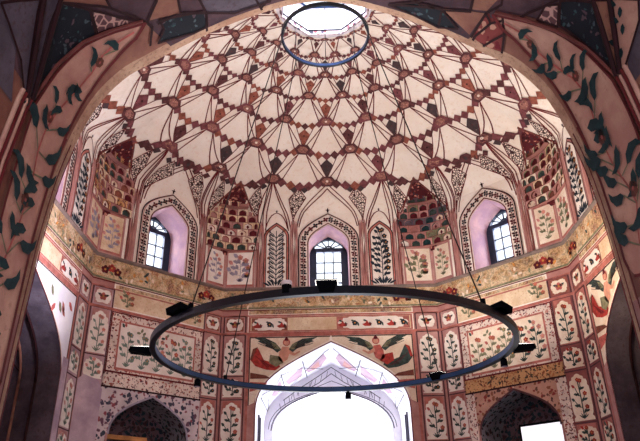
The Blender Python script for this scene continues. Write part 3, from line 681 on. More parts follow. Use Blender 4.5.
# ------------------------------------------------------------------ the bays behind the big arches
def make_bay(az, name):
    a = W; m = wall_map(az, a); white = az == 0
    d0, d1 = .25, (1.85 if white else 1.5)
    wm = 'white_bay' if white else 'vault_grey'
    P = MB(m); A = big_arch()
    rows = [[m(u, z, -d) for u, z in A] for d in (d0, .7, 1.2, d1)]
    P.grid(rows, wm)
    Bm = MB(lambda u, z, off=0: m(u, z, off-d1)); 
    if white:
        O = [(-1.28, 1.2)]+[(-x, z) for x, z in bez((1.28, 2.1), (1.25, 2.62), (.6, 2.80), (0, 2.95), 12)]+[(x, z) for x, z in bez((1.28, 2.1), (1.25, 2.62), (.6, 2.80), (0, 2.95), 12)[::-1][1:]]+[(1.28, 1.2)]
        D = [(-1.1, FLOOR+.01), (-1.1, 1.0), (1.1, 1.0), (1.1, FLOOR+.01)]  # low opening added for the fill lamp of this bay
        Bm.poly(A, wm, 0, holes=[O, D])
        reveal(Bm, Bm.map, O, .35, 'white_bay', True)
        for k, w in ((1.03, .022), (1.075, .014)): Bm.line([(x*k, z+.03*(k-1)*30*.6) for x, z in O[1:-1]], w, 'line_steel', 2)
        # painted net between the two arches
        for s in (-1, 1):
            Bm.line([(0, 3.44), (s*.30, 3.24), (s*.72, 2.98), (s*1.06, 2.74)], .016, 'line_steel', 2)
            Bm.line([(0, 3.30), (s*.28, 3.10), (s*.60, 2.93)], .016, 'line_steel', 2)
            Bm.line([(0, 3.14), (s*.25, 3.04), (s*.5, 2.95)], .012, 'line_steel', 2)
            for i in range(7):
                x = .08+.13*i; Bm.line([(s*x, 3.40-.62*x), (s*(x+.03), 3.26-.58*x)], .01, 'line_steel', 2)
            for i in range(5):
                x = .74+.1*i; Bm.line([(s*x, 3.0-.75*(x-.7)), (s*(x-.02), 2.86-.7*(x-.7))], .01, 'line_steel', 2)
            Bm.line([(s*.42, 3.16), (s*.50, 2.95), (s*.70, 3.0)], .01, 'line_steel', 2)
        # drawn facets on the vault (u along the arch, depth)
        Lr = [0]
        for p, q in zip(A, A[1:]): Lr.append(Lr[-1]+math.hypot(q[0]-p[0], q[1]-p[1]))
        def vm(t, d, off=0):
            t = max(0, min(Lr[-1]-1e-6, t)); i = max(j for j in range(len(Lr)-1) if Lr[j] <= t)
            f = (t-Lr[i])/(Lr[i+1]-Lr[i]); p, q = A[i], A[i+1]; dx, dz = q[0]-p[0], q[1]-p[1]; l = math.hypot(dx, dz)
            return m(p[0]+f*dx+dz/l*off, p[1]+f*dz-dx/l*off, -d)
        VM = MB(vm, .3, .003); half = Lr[-1]/2
        for s in (-1, 1):
            T = lambda t: half+s*t
            VM.poly([(T(.18), .35+d0), (T(.62), .95+d0), (T(.55), 1.5), (T(.25), 1.55), (T(.1), 1.1)], 'bay_purple', 1)
            VM.poly([(T(.66), .5+d0), (T(1.1), .9+d0), (T(1.05), 1.55), (T(.72), 1.5)], 'bay_purple', 1)
            VM.poly([(T(.3), 1.0), (T(.5), 1.2), (T(.45), 1.5), (T(.28), 1.45)], 'wall_rose', 2)
            VM.poly([(T(1.2), .5+d0), (T(1.5), 1.0+d0), (T(1.42), 1.6), (T(1.2), 1.5)], 'bay_purple', 1)
            for l in ([(.05, .4), (.65, 1.3), (1.1, 1.85)], [(.65, .35), (.6, 1.85)], [(.2, 1.85), (.65, .9), (1.15, .4)], [(1.15, .35), (1.15, 1.85)], [(1.15, .5), (1.6, 1.2), (1.7, 1.85)], [(1.7, .35), (1.15, 1.5)], [(1.75, .35), (1.75, 1.85)]):
                VM.line([(T(a_), b_) for a_, b_ in l], .02, 'line_steel', 3)
            for dd in (.5, .8): VM.line([(T(x_), dd) for x_ in (.0, .5, 1., 1.5, 2., 2.6, 3.2, 3.9)], .014, 'line_grey', 3)
        i = len(P.v); P.v += VM.v
        for f, mi, sm in zip(VM.f, VM.m, VM.smooth): P.f.append(tuple(i+j for j in f)); P.m.append(P.mi(VM.names[mi])); P.smooth.append(sm)
        for s in (-1, 1):
            for dd in (.45, .75): P.tube([m(s*1.44, FLOOR, -dd), m(s*1.44, 2.2, -dd)], .018, 'line_steel', 6)
    else:
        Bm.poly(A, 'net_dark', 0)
        for s in (-1, 1):
            for dd in (.35, .6, 1.3): P.tube([m(x*s if x else 0, z, -dd) for x, z in [(1.45, -1), (1.45, 2.2)]+bez((1.45, 2.2), (1.45, 2.76), (.92, 3.03), (0, 3.47), 10)], .022 if dd < 1 else .015, 'vault_ochre' if dd == .6 else 'line_dark', 6)
            for a_, b_ in ((.1, .9), (.35, .65), (.65, .35)):
                bz = bez((1.455, 2.2), (1.455, 2.76), (.93, 3.03), (0, 3.48), 10)
                i0 = int(a_*10); i1 = int(b_*10); P.tube([m(s*bz[i0][0], bz[i0][1], -.6), m(s*bz[i1][0], bz[i1][1], -1.3)], .014, 'line_dark', 5)
        for k in (1.15, .95, .75):
            Bm.line(arch(0, k, .2, 1.9, 2.1+k*.95, 8), .03, 'line_dark', 2)
        for s in (-1, 1):
            Bm.line([(0, 3.1), (s*.5, 2.3), (s*1.2, 2.0)], .02, 'line_dark', 2); Bm.line([(s*.2, 3.2), (s*1.0, 2.6)], .02, 'line_dark', 2)
            plant(Bm, s*.8-.3, 1.0, .6, 1.0, 'paint_navy', 'paint_navy', lvl=3)
    i = len(P.v); P.v += Bm.v
    for f, mi, sm in zip(Bm.f, Bm.m, Bm.smooth): P.f.append(tuple(i+j for j in f)); P.m.append(P.mi(Bm.names[mi])); P.smooth.append(sm)
    P.build(name, kind='structure')
make_bay(0, 'wall_bay_front'); make_bay(-90, 'wall_bay_left'); make_bay(90, 'wall_bay_right')

# ------------------------------------------------------------------ upper windows
def make_window(az, n):
    a = W if az % 90 == 0 else AD; m = wall_map(az, a); D = -.66
    mm = lambda u, z, off=0: m(u, z, off+D)
    al = math.radians(az); Rz = Matrix.Rotation(-al, 4, 'Z')
    org = m(0, 4.67, D)
    root = bpy.data.objects.new('window_%d' % n, None); COL.objects.link(root); root.location = (org.x, org.y, org.z+ZO); root['kind'] = 'structure'
    def bar(mb, u0, z0, u1, z1, w, d=.05, mat='window_blue'):
        p, q = mm(u0, z0), mm(u1, z1); c = (p+q)/2; L = (q-p).length
        ang = math.atan2(z1-z0, u1-u0)
        M = Matrix.Translation(c) @ Rz @ Matrix.Rotation(-ang, 4, 'Y'); mb.box(M, L, d, w, mat)
    F = MB(None)
    for s in (-1, 1): bar(F, s*.345, 4.67, s*.345, 5.72, .15, .08)
    bar(F, -.40, 5.755, .40, 5.755, .09, .08); bar(F, -.4, 4.7, .4, 4.7, .06, .07)
    bar(F, -.3, 4.98, .3, 4.98, .03)
    arcp = [(.36*math.cos(t), 5.74+.30*math.sin(t)) for t in [PI*i/14 for i in range(15)]]
    for p, q in zip(arcp, arcp[1:]): bar(F, p[0], p[1], q[0], q[1], .07, .08)
    F.build('window_frame', root)
    G = MB(None)
    for u in (-.1, .1): bar(G, u, 4.72, u, 5.71, .022, .03)
    for z in (5.22, 5.46, 4.98): bar(G, -.3, z, .3, z, .022, .03)
    for t in (PI/6, PI/3, PI/2, 2*PI/3, 5*PI/6): bar(G, 0, 5.78, .33*math.cos(t), 5.78+.25*math.sin(t), .022, .03)
    hub = [(.08*math.cos(PI*i/8), 5.79+.07*math.sin(PI*i/8)) for i in range(9)]
    for p, q in zip(hub, hub[1:]): bar(G, p[0], p[1], q[0], q[1], .03, .03)
    G.build('glazing_bar', root)
    H = MB(lambda u, z, off=0: m(u, z, off+D-.01)); H.poly([(-.38, 4.68), (.38, 4.68), (.38, 5.74)]+arcp[1:-1]+[(-.38, 5.74)], 'window_glass', 0)
    H.build('window_pane', root)
    # plaster closing the gap around the arched head
    K = MB(lambda u, z, off=0: m(u, z, off+D-.02)); A = win_arch(hw=.44, za=6.12)
    K.poly(A, 'reveal_pink', 0, holes=[[(-.40, 4.68)]+[(-x*1.06, z) for x, z in arcp]+[(.40, 4.68)]]); K.build('window_surround', root)
    # patterned band round the opening
    S = MB(lambda u, z, off=0: m(u, z, off+.02)); o = arch(0, .635, 4.67, 5.70, 6.33, 12); i_ = arch(0, .44, 4.67, 5.62, 6.10, 12)
    for (p, q, r, t) in zip(o, o[1:], i_, i_[1:]): S.poly([p, q, t, r], 'panel_white', 0)
    for (p, q) in zip(o, o[1:]):
        S.face([m(p[0], p[1], 0), m(q[0], q[1], 0), S.map(q[0], q[1]), S.map(p[0], p[1])], 'wall_rose')
    for (p, q) in zip(i_, i_[1:]):
        S.face([m(p[0], p[1], 0), m(q[0], q[1], 0), S.map(q[0], q[1]), S.map(p[0], p[1])], 'wall_rose')
    S.line(o, .028, 'line_dark', 3); S.line(i_, .022, 'line_red', 3); S.line([(x*.95, z) for x, z in o], .012, 'frame_red', 3)
    mid = [((p[0]+q[0])/2, (p[1]+q[1])/2) for p, q in zip(o, i_)]
    # blossoms along the band
    seg = [0]
    for p, q in zip(mid, mid[1:]): seg.append(seg[-1]+math.hypot(q[0]-p[0], q[1]-p[1]))
    k = 0; dd = .05
    while dd < seg[-1]-.03:
        j = max(i for i in range(len(seg)-1) if seg[i] <= dd); f = (dd-seg[j])/(seg[j+1]-seg[j]+1e-9)
        x = mid[j][0]+f*(mid[j+1][0]-mid[j][0]); z = mid[j][1]+f*(mid[j+1][1]-mid[j][1])
        if k % 2 == 0:
            for q in range(4): S.disc(x+.036*math.cos(q*PI/2+.7), z+.036*math.sin(q*PI/2+.7), .026, ['line_dark', 'paint_maroon', 'paint_navy'][k//2 % 3], 3, 6)
            S.disc(x, z, .012, 'tile_rust', 4, 6)
        else:
            S.disc(x+.05, z+.03, .02, 'line_dark', 3, 5); S.disc(x-.05, z-.03, .02, 'paint_maroon', 3, 5); S.disc(x, z, .018, 'paint_brown', 3, 5)
        k += 1; dd += .065
    S.build('arch_band', root, label='white arched band dotted with dark blossoms')
    return root
for n, az in enumerate((0, -45, 45, -90, 90)): make_window(az, n+1)

# ------------------------------------------------------------------ drum zone: pilasters, plant panels, ledge
def pilasters(az, us, wall):
    a = W if az % 90 == 0 else AD; m = wall_map(az, a)
    for u in us:
        P = MB(None)
        for k in (-1.5, -.5, .5, 1.5):
            P.tube([m(u+k*.042, 4.62, 0), m(u+k*.042, 5.3, .0), m(u+k*.040, 6.0, .0), m(u+k*.026, 6.28, -.02)], [.024, .024, .024, .01], 'wall_rose' if k in (-1.5, 1.5) else 'wall_pink', 8)
        P.build('pilaster', wall)
for az in (0, -90, 90): pilasters(az, (-.74, .74, -1.46, 1.46), WALLS[az][0])
for az in (-45, 45): pilasters(az, (-.78, .78), WALLS[az][0])
for az in (0, -90, 90):
    m = WALLS[az][1]
    for s in (-1, 1):
        Q = MB(m); cx = s*1.11
        A = arch(cx, .265, 4.66, 5.80, 6.14, 8); Q.poly(A, 'frame_red' if az <= 0 else 'wall_pink', 1)
        Q.line(A, .022, 'line_dark', 2)
        A = arch(cx, .215, 4.66, 5.78, 6.07, 8); Q.poly(A, 'panel_white', 3); Q.line(A, .014, 'line_dark', 4)
        R = random.Random(az+s)
        if az == 0 and s < 0:     # tall spray of narrow leaves
            Q.line([(cx, 4.7), (cx, 5.95)], .016, 'paint_navy', 5)
            for i in range(11):
                z = 4.72+i*.105
                for k in (-1, 1):
                    Q.line([(cx, z), (cx+k*.07, z+.10), (cx+k*.16, z+.17)], .016, 'paint_navy', 5)
                    leaf(Q, cx+k*.04, z+.03, PI/2-k*.9, .15, .035, 'paint_navy', 6); leaf(Q, cx+k*.13, z+.12, PI/2-k*.2, .09, .035, 'line_steel', 6)
                    if i % 3 == 1: flower(Q, cx+k*.16, z+.18, .03, 'paint_brown', lvl=6)
        else:
            plant(Q, cx-.19, 4.70, .38, 1.28, 'paint_navy', 'paint_navy' if az == 0 else 'paint_brown', n=14, lvl=5, R=R)
        for k in range(7): leaf(Q, cx-.12+.04*k, 4.69, PI/2+(3-k)*.35, .17, .045, 'paint_navy', 7)
        if az == 0:
            lab = ('arched white panel with a tall spray of narrow dark leaves' if s < 0 else 'arched white panel with a bushy round-leaved plant')
        else: lab = 'arched white panel with a flowering plant on the side wall'
        Q.build('plant_panel', WALLS[az][0], label=lab)
# ledge running round under the windows
L_ = MB(None); ring = []
cor = [(HWS, W), (W, HWS), (W, -HWS), (HWS, -W), (-HWS, -W), (-W, -HWS), (-W, HWS), (-HWS, W)]
def ins(c, d): 
    l = math.hypot(*c); return (c[0]*(1-d/l*1.08), c[1]*(1-d/l*1.08))
lay = [(0, 4.595), (.02, 4.61), (.035, 4.63), (.035, 4.66), (.01, 4.67), (0, 4.67)]
rows = []
for d, z in lay: rows.append([(*ins(c, d), z) for c in cor])
L_.grid(rows, 'ledge', False, True); L_.build('trim_1', kind='structure')

# ------------------------------------------------------------------ muqarnas niches across the corners
def nhw(z):
    if z <= 6.12: return 7.0
    t = max(0, min(1, (z-6.12)/.76)); return 7.0*(1-t**1.45)*(1-.0*t)
def surf_r(ph, z):
    if z <= 6.35: return octr(ph)
    lo, hi = 0., 3.
    for _ in range(30):
        md = (lo+hi)/2
        if prof(md)[1] < z: lo = md
        else: hi = md
    p = dome_pt(ph, lo); return math.hypot(p.x, p.y)
def in_niche(ph, z, shrink=.4):
    a = abs(((ph+45) % 90)-45)
    a = a if a < 45 else 90-a
    return abs(a-27.0) < nhw(z)-shrink and z < 6.86 and abs(ph) < 100
def niche_centers(): return (-63, -27, 27, 63)
def make_niche(c0, label, pal, panelmat):
    cs = 27.6 if abs(c0) < 45 else 62.4; cc = math.copysign(cs if False else abs(c0), c0)
    def pt(ph, z, r): q = math.radians(ph); return Vector((r*math.sin(q), r*math.cos(q), z))
    root = empty('muqarnas_niche', pt(cc, 4.67, 4.5), label, 'niche', 'muqarnas niches across the corners')
    pr = random.Random(int(c0)+100)
    nrow = 7; z0, z1 = 5.50, 6.62; zs = [z0+(z1-z0)*(i/nrow) for i in range(nrow+1)]
    def rad(u, z):
        hw = nhw(z); ra, rc = surf_r(cc-hw, z), surf_r(cc+hw, z); rb = ra+(rc-ra)*(u+1)/2
        t = (z-z0)/(6.88-z0); dep = .15*max(0, 1-t)**.9+.012
        return rb+dep*(1-abs(u))-.03
    prev = None
    for i in range(nrow):
        za, zb = zs[i], zs[i+1]; zm = (za+zb)/2; hw = nhw(za*.35+zb*.65)+.12
        n = max(1, round(2*hw*4.4*PI/180/.20)); T = MB(None)
        off = .5 if i % 2 and n > 2 else 0
        edges = sorted({max(-1, min(1, -1+2*(k+off)/n)) for k in range(-1, n+1)})
        R0 = lambda u: rad(u, zm)-.01
        for a, b in zip(edges, edges[1:]):
            if b-a < .02: continue
            def cm(x, y, o=0, a=a, b=b):   # x,y in 0..1 on the cell front, o recess
                u = a+(b-a)*x; p = pt(cc+u*hw, za+(zb-za)*y, R0(a)+(R0(b)-R0(a))*x+o-.03*math.sin(PI*x)*0)
                return p
            ar = [(.14, .0), (.14, .55), (.26, .76), (.5, .92), (.74, .76), (.86, .55), (.86, 0)]
            loops = [[Vector((x, y, 0)) for x, y in ((0, 0), (0, 1), (1, 1), (1, 0))], [Vector((x, y+.02, 0)) for x, y in ar]]
            fl = [p for l in loops for p in l]; fm = pal[0][pr.randrange(len(pal[0]))]
            for t in tessellate_polygon(loops): T.face([cm(fl[k].x, fl[k].y) for k in t], fm)
            T.grid([[cm(x, y+.02) for x, y in ar], [cm(x, y+.02, .035) for x, y in ar]], pal[1][pr.randrange(len(pal[1]))], False)
            bk = (pal[2]+[fm])[pr.randrange(len(pal[2])+1)] if i < nrow-3 else pal[2][pr.randrange(2)]
            T.face([cm(x, y+.02, .035) for x, y in ar], bk)
            # small painted sprig in the cell
            s0 = cm(.5, .45, .062); k_ = .045
            if bk in ('panel_white', 'panel_cream', 'wall_rose'):
                T.face([cm(.5, .75, .03), cm(.36, .45, .03), cm(.5, .15, .03), cm(.64, .45, .03)], 'paint_maroon')
            # underside of the ledge
            T.face([cm(0, 0), cm(1, 0), cm(1, 0, .1), cm(0, 0, .1)], 'wall_pink')
            # dark edge line between cells
            T.face([cm(0, 0, -.003), cm(.035, 0, -.003), cm(.035, 1, -.003), cm(0, 1, -.003)], 'line_brown')
            T.face([cm(0, 0, -.003), cm(1, 0, -.003), cm(1, .07, -.003), cm(0, .07, -.003)], 'line_brown')
        T.build('niche_tier', root, origin=pt(cc, za, R0(0)))
    # closing hood at the point, with a maroon ground
    Hd = MB(None); zl = [6.56+.04*k for k in range(9)]+[6.895]
    Hd.grid([[pt(cc+u*(nhw(z)+.35), z, rad(u, z)+(.0 if z > 6.6 else .03)+.004) for u in (-1, -.75, -.5, -.25, 0, .25, .5, .75, 1)] for z in zl], 'maroon_floral')
    Hd.build('niche_hood', root)
    Bk = MB(None); zl = [5.4+.06*k for k in range(21)]
    Bk.grid([[pt(cc+u*(nhw(z)+.3), z, rad(u, z)+.045) for u in (-1, -.75, -.5, -.25, 0, .25, .5, .75, 1)] for z in zl], 'maroon_floral'); Bk.build('niche_backing', root)
    # border rib that follows the pointed outline
    B = MB(None); pts = []
    for s in (-1, 1):
        col = []
        for z in [4.68+.2*k for k in range(8)]+[6.12+.04*k for k in range(20)]:
            if z > 6.88: break
            h = nhw(z)+.1; r = surf_r(cc+s*h, z)-.012; col.append(pt(cc+s*h, z, r))
        pts.append(col)
    loop = pts[0]+[pt(cc, 6.90, surf_r(cc, 6.90)-.012)]+pts[1][::-1]
    B.tube(loop, .017, 'line_brown', 6); B.build('niche_border', root)
    # two painted panels below
    lo = -1 if c0 > 0 else 1
    for az, a, u0, u1, nm in ((0 if abs(c0) < 45 else math.copysign(90, c0), W, 0, 0, ''), (math.copysign(45, c0), AD, 0, 0, '')):
        m = wall_map(az, a)
        # which end of that wall meets this corner
        if az == 0: e = math.copysign(1, c0)
        elif abs(az) == 90: e = -math.copysign(1, c0)
        else: e = (-1 if abs(c0) < 45 else 1)*math.copysign(1, c0)
        H = HWS if abs(az) != 45 else HD; w = .62 if abs(az) != 45 else .47
        x0, x1 = sorted((e*(H-.005), e*(H-w))); Q = MB(m)
        Q.rect(x0, 4.67, x1, 5.52, 'frame_red' if panelmat != 'g' else 'wall_pink', 4)
        Q.frame(x0, 4.67, x1, 5.52, .03, 'wall_rose', 5)
        g = 'panel_cream' if c0 > 0 else ('cream_worn' if c0 == -63 else 'panel_white')
        if c0 == 63: g = 'panel_cream'
        Q.rect(x0+.045, 4.74, x1-.045, 5.46, g, 5)
        plant(Q, x0+.08, 4.80, x1-x0-.16, .58, 'paint_olive' if c0 > 0 else 'line_grey', 'paint_pinkish', n=6, lvl=6, R=pr, stemw=.01)
        Q.build('niche_panel', root)
    return root
FR = ['wall_rose', 'cream_worn', 'wall_pink', 'panel_cream']
make_niche(-27, 'stepped niche of pink and white cells left of the middle window', (['wall_rose', 'cream_worn', 'panel_cream'], ['wall_pink', 'paint_rose'], ['paint_maroon', 'wall_pink', 'panel_white', 'paint_green', 'paint_maroon', 'wall_rose']), 'r')
make_niche(27, 'dark stepped niche of green and maroon cells right of the middle window', (['wall_pink', 'vault_grey', 'paint_olive', 'wall_rose'], ['paint_green', 'wall_pink'], ['paint_maroon', 'paint_green', 'paint_teal', 'paint_maroon', 'panel_cream']), 'g')
make_niche(-63, 'stepped niche of ochre and rust cells at the far left', (['cream_worn', 'wall_rose', 'warm_frieze', 'wall_pink'], ['wall_pink', 'tile_rust'], ['paint_green', 'paint_maroon', 'tile_rust', 'panel_cream']), 'r')
make_niche(63, 'stepped niche of ivory and green cells at the far right', (['cream_worn', 'wall_pink', 'panel_cream', 'wall_rose'], ['paint_brown', 'paint_olive'], ['paint_maroon', 'paint_brown', 'paint_green', 'ivory_floral']), 'r')

# ------------------------------------------------------------------ the dome with its painted net
D_ = MB(DM, .22, .004)
phs = [i*1.0 for i in range(-180, 181)]
ts = [i*.125 for i in range(0, 8)]+[1+i*.2 for i in range(0, 31)]
rows = [[dome_pt(p, t) for p in phs] for t in ts]
zz = [prof(t)[1] for t in ts]
D_.grid(rows, 'dome_plaster', True, False, skip=lambda a, b: in_niche(phs[b]+.5, (zz[a]+zz[a+1])/2))
L2 = lambda pts, w=.016, mat='line_red', lvl=2: D_.line(pts, w, mat, lvl, dsc)
def local(ph, t, pts):
    sx, sy = dsc((ph, t)); return [(ph+x/sx, t+y/sy) for x, y in pts]
def diamond(ph, t, a, b, mat, lvl=4): D_.poly(local(ph, t, [(0, b), (a, 0), (0, -b), (-a, 0)]), mat, lvl)
def node_at(tier, k): return (18*k+(0 if tier % 2 else 9), tier)
dr = random.Random(3)
def garland(p, q, sag, n, sz):
    rib = [(p[0]+(q[0]-p[0])*i/12, p[1]+(q[1]-p[1])*i/12-sag*(1-abs(2*i/12-1)**1.7)) for i in range(13)]
    D_.line(rib, sz*.4, 'tile_red', 3, dsc)
    for i in range(1, n):
        f = i/n; ph = p[0]+(q[0]-p[0])*f; t = p[1]+(q[1]-p[1])*f - sag*(1-abs(2*f-1)**1.7)
        diamond(ph, t, sz, sz*1.0, dr.choice(['tile_red', 'tile_brown', 'tile_red', 'tile_rust']), 4)
for tier in range(1, 8):
    R_ = prof(tier)[0]; sc = .30+.70*min(1, R_/3.3); sx, sy = dsc((0, tier))
    if tier == 7: sc *= .7
    for k in range(20):
        ph, t = node_at(tier, k); ph = ph if ph <= 180 else ph-360
        w = .148*sc
        # medallion
        D_.poly(local(ph, t, [(-w*1.25, 0), (-w*.7, w*.75), (w*.7, w*.75), (w*1.25, 0), (w*.7, -w*.75), (-w*.7, -w*.75)]), dr.choice(['tile_brown', 'tile_red', 'tile_brown']), 5)
        D_.poly(local(ph, t, [(w*.8*math.cos(a*PI/3), w*.55*math.sin(a*PI/3)) for a in range(6)]), 'tile_dust', 6)
        if k % 3 == 0: D_.poly(local(ph, t, [(w*.22*math.cos(a*PI/3), w*.18*math.sin(a*PI/3)) for a in range(6)]), 'tile_pale', 7)
        q = (ph+18, t)
        sag = .20 if tier > 1 else .16
        n = 6 if tier < 5 else 5
        garland((ph, t), q, sag, n, (18*sx/n)*.58)
        # hanging kite under the middle of the garland
        if tier > 1:
            mphi, mt = ph+9, t-sag
            kw = .135*sc; col = dr.choice(['tile_grey', 'tile_brown', 'tile_red', 'tile_rust', 'tile_grey'])
            D_.poly(local(mphi, mt, [(0, -.07*sc), (kw, -.21*sc), (kw*.4, -.36*sc), (0, -.50*sc), (-kw*.4, -.36*sc), (-kw, -.21*sc)]), col, 3)
            D_.poly(local(mphi, mt, [(.02*sc*math.cos(a*PI/3), -.24*sc+.02*sc*math.sin(a*PI/3)) for a in range(6)]), 'line_dark' if col != 'tile_grey' else 'tile_brown', 4)
            for s in (-1, 1):
                if tier < 7: L2([(mphi, t-1+.08), (mphi+s*4.2, t-sag*.75)], .018 if tier < 6 else .012)
        # fans of lines down to the tier below
        if tier > 1 and tier < 8:
            lw = .019 if tier < 6 else .014
            for s in (-1, 1):
                L2([(ph, t), (ph+s*9, t-1)], lw)
                if tier < 7: L2([(ph+s*.6, t), (ph+s*(6.2 if tier < 6 else 5), t-1-(.06 if tier < 6 else .1))], lw)
# bottom zone: lunettes, lace kites and ribs rising from the pilasters
def oct_(f, s, base):   # f in 0..45 of the half bay -> azimuth
    return s*(f if base == 0 else 90-f if base == 1 else 90+f)
for s in (-1, 1):
    for base in (0, 1, 2):
        T = lambda pts: [(oct_(f, s, base), t) for f, t in pts]
        lines = []
        # window lunette at 0
        lines += [bez((0, .93), (3.6, .62), (8.3, .35), (9.4, -.45), 8), bez((0, .80), (3.0, .50), (7.4, .25), (8.6, -.32), 8)]
        # node 18 down to both sides of the plant panel
        lines += [bez((18, .95), (15.2, .62), (11.6, .2), (10.9, -.45), 7), bez((18, .95), (15.9, .6), (12.6, .2), (11.6, -.40), 7),
                  bez((18, .95), (18.4, .5), (18.9, .2), (18.7, -.45), 6), bez((18, .95), (17.2, .5), (17.9, .2), (17.9, -.42), 6)]
        lines += [bez((11.8, -.36), (12.5, -.08), (14, .02), (15, .06), 5), bez((18, -.36), (17.4, -.08), (16, .02), (15, .06), 5)]
        if base < 2:
            lines += [bez((18, .95), (20.3, .6), (20.3, .2), (19.9, -.35), 6)]
            lines += [bez((36, .95), (34.2, .6), (33.8, .2), (34.2, -.35), 6), bez((36, .95), (35.6, .5), (35.2, .1), (34.9, -.4), 6)]
            lines += [bez((45, .90), (41.5, .6), (37.2, .35), (36.2, -.45), 8), bez((45, .78), (42, .5), (38.2, .25), (37.1, -.32), 8)]
            lines += [bez((36, .95), (36.8, .5), (36.0, .1), (35.5, -.4), 6), bez((54-18, .95), (37.5, .6), (36.4, .1), (35.8, -.4), 6)]
        for l in lines: L2(T(l), .022, 'line_red', 3)
        kites = [((9, .80), (11.9, .50), (10.35, -.25), (6.7, .54))]
        if base < 2: kites += [((21.3, .80), (23.3, .46), (20.3, -.12), (19.7, .42)), ((32.7, .80), (30.7, .46), (33.8, -.12), (34.3, .42)), ((40.3, .80), (42.6, .54), (36.5, -.25), (37.8, .5))]
        for a, b, c, d in kites:
            L = [a]+bez(a, ((a[0]+b[0])/2, a[1]-.1), b, b, 3)[1:]+bez(b, (b[0]*.6+c[0]*.4, b[1]-.25), (c[0], c[1]+.2), c, 4)[1:]+bez(c, (c[0], c[1]+.2), (d[0]*.6+c[0]*.4, d[1]-.25), d, 4)[1:]
            D_.poly(T(L), 'lace', 3); L2(T(L+[a]), .016, 'line_red', 4)
        # brown tiles between garland and lace
        for f, t in ((7.3, .76), (10.7, .76))+(((20.4, .80), (22.6, .80), (31.6, .80), (33.6, .80), (38.6, .74), (41.8, .78)) if base < 2 else ()):
            p = T([(f, t)])[0]; diamond(p[0], p[1], .085, .075, dr.choice(['tile_brown', 'tile_grey']), 4)
        # finials above the arches
        for f, t in ((0, .12), (15, .12))+(((45, .12),) if base < 2 else ()):
            p = T([(f, t)])[0]; q = .028 if f != 15 else .018
            D_.poly(local(p[0], p[1], [(0, q*2), (q*.6, q*.5), (q*2, q*.3), (q*.6, -q*.3), (q*.6, -q*2), (-q*.6, -q*2), (-q*.6, -q*.3), (-q*2, q*.3), (-q*.6, q*.5)]), 'line_dark', 4)
# medallions above the corner-side windows
for a in (-135, -45, 45, 135):
    w = .12; D_.poly(local(a, .90, [(-w*1.25, 0), (-w*.7, w*.75), (w*.7, w*.75), (w*1.25, 0), (w*.7, -w*.75), (-w*.7, -w*.75)]), 'tile_brown', 6)
    D_.poly(local(a, .90, [(w*.4*math.cos(b*PI/3), w*.4*math.sin(b*PI/3)) for b in range(6)]), 'tile_grey', 7)
# collar round the lantern opening
D_.grid([[dome_pt(p, 6.85)*1 for p in phs], [Vector((.80*math.sin(math.radians(p)), .80*math.cos(math.radians(p)), 8.32)) for p in phs]], 'lantern_white', True)
D_.build('ceiling', kind='structure')

# ------------------------------------------------------------------ lantern window at the crown
lan = bpy.data.objects.new('window_6', None); COL.objects.link(lan); lan.location = (0, 0, 8.4+ZO); lan['kind'] = 'structure'
def octa(r, z): return [Vector((r*math.sin(math.radians(22.5+45*i)), r*math.cos(math.radians(22.5+45*i)), z)) for i in range(8)]
K = MB(None); K.grid([octa(.80, 8.29), octa(.80, 8.39)], 'floral_lilac', False, True)
K.grid([octa(.80, 8.39), octa(.80, 8.95)], 'lantern_white', False, True); K.grid([octa(.93, 8.36), octa(.80, 8.29)], 'floral_lilac', False, True); K.build('lantern_wall', lan)
K = MB(None); r_ = octa(.795, 8.39); K.tube(r_, .014, 'blue_metal', 6, closed=True)
K.tube(octa(.785, 8.95), .02, 'steel_blue', 6, closed=True)
for p in octa(.785, 8.95): K.tube([p, Vector((0, 0, 9.05))], .006, 'line_grey', 6)
K.build('window_frame', lan)
K = MB(None); o8 = octa(.80, 8.96)
for i in range(8): K.face([o8[i], o8[(i+1) % 8], Vector((0, 0, 9.06))], 'window_glass')
K.build('window_pane', lan)
# hanging hoop below the lantern
hoop = empty('hanging_hoop', (0, 0, 7.55), 'small dark metal hoop hanging under the octagonal roof light', 'hoop')
K = MB(None); cs = [(.71, 7.515), (.74, 7.515), (.74, 7.585), (.71, 7.585)]
K.grid([[Vector((r*math.sin(t*PI/36), r*math.cos(t*PI/36), z)) for t in range(72)] for r, z in cs+[cs[0]]], 'blue_metal', False, True)
K.build('hoop_band', hoop)
K = MB(None); cs = [(.706, 7.525), (.706, 7.575)]
K.grid([[Vector((r*math.sin(t*PI/36), r*math.cos(t*PI/36), z)) for t in range(72)] for r, z in cs], 'hoop_blue', False, True); K.build('hoop_lit_edge', hoop)  # lit blue inner edge of the hoop, painted as a strip
for a in (45, 135, 225, 315):
    K = MB(None); q = math.radians(a); K.tube([(.72*math.sin(q), .72*math.cos(q), 7.6), (.76*math.sin(q), .76*math.cos(q), 8.45)], .006, 'cable_metal', 5); K.build('cable', hoop)

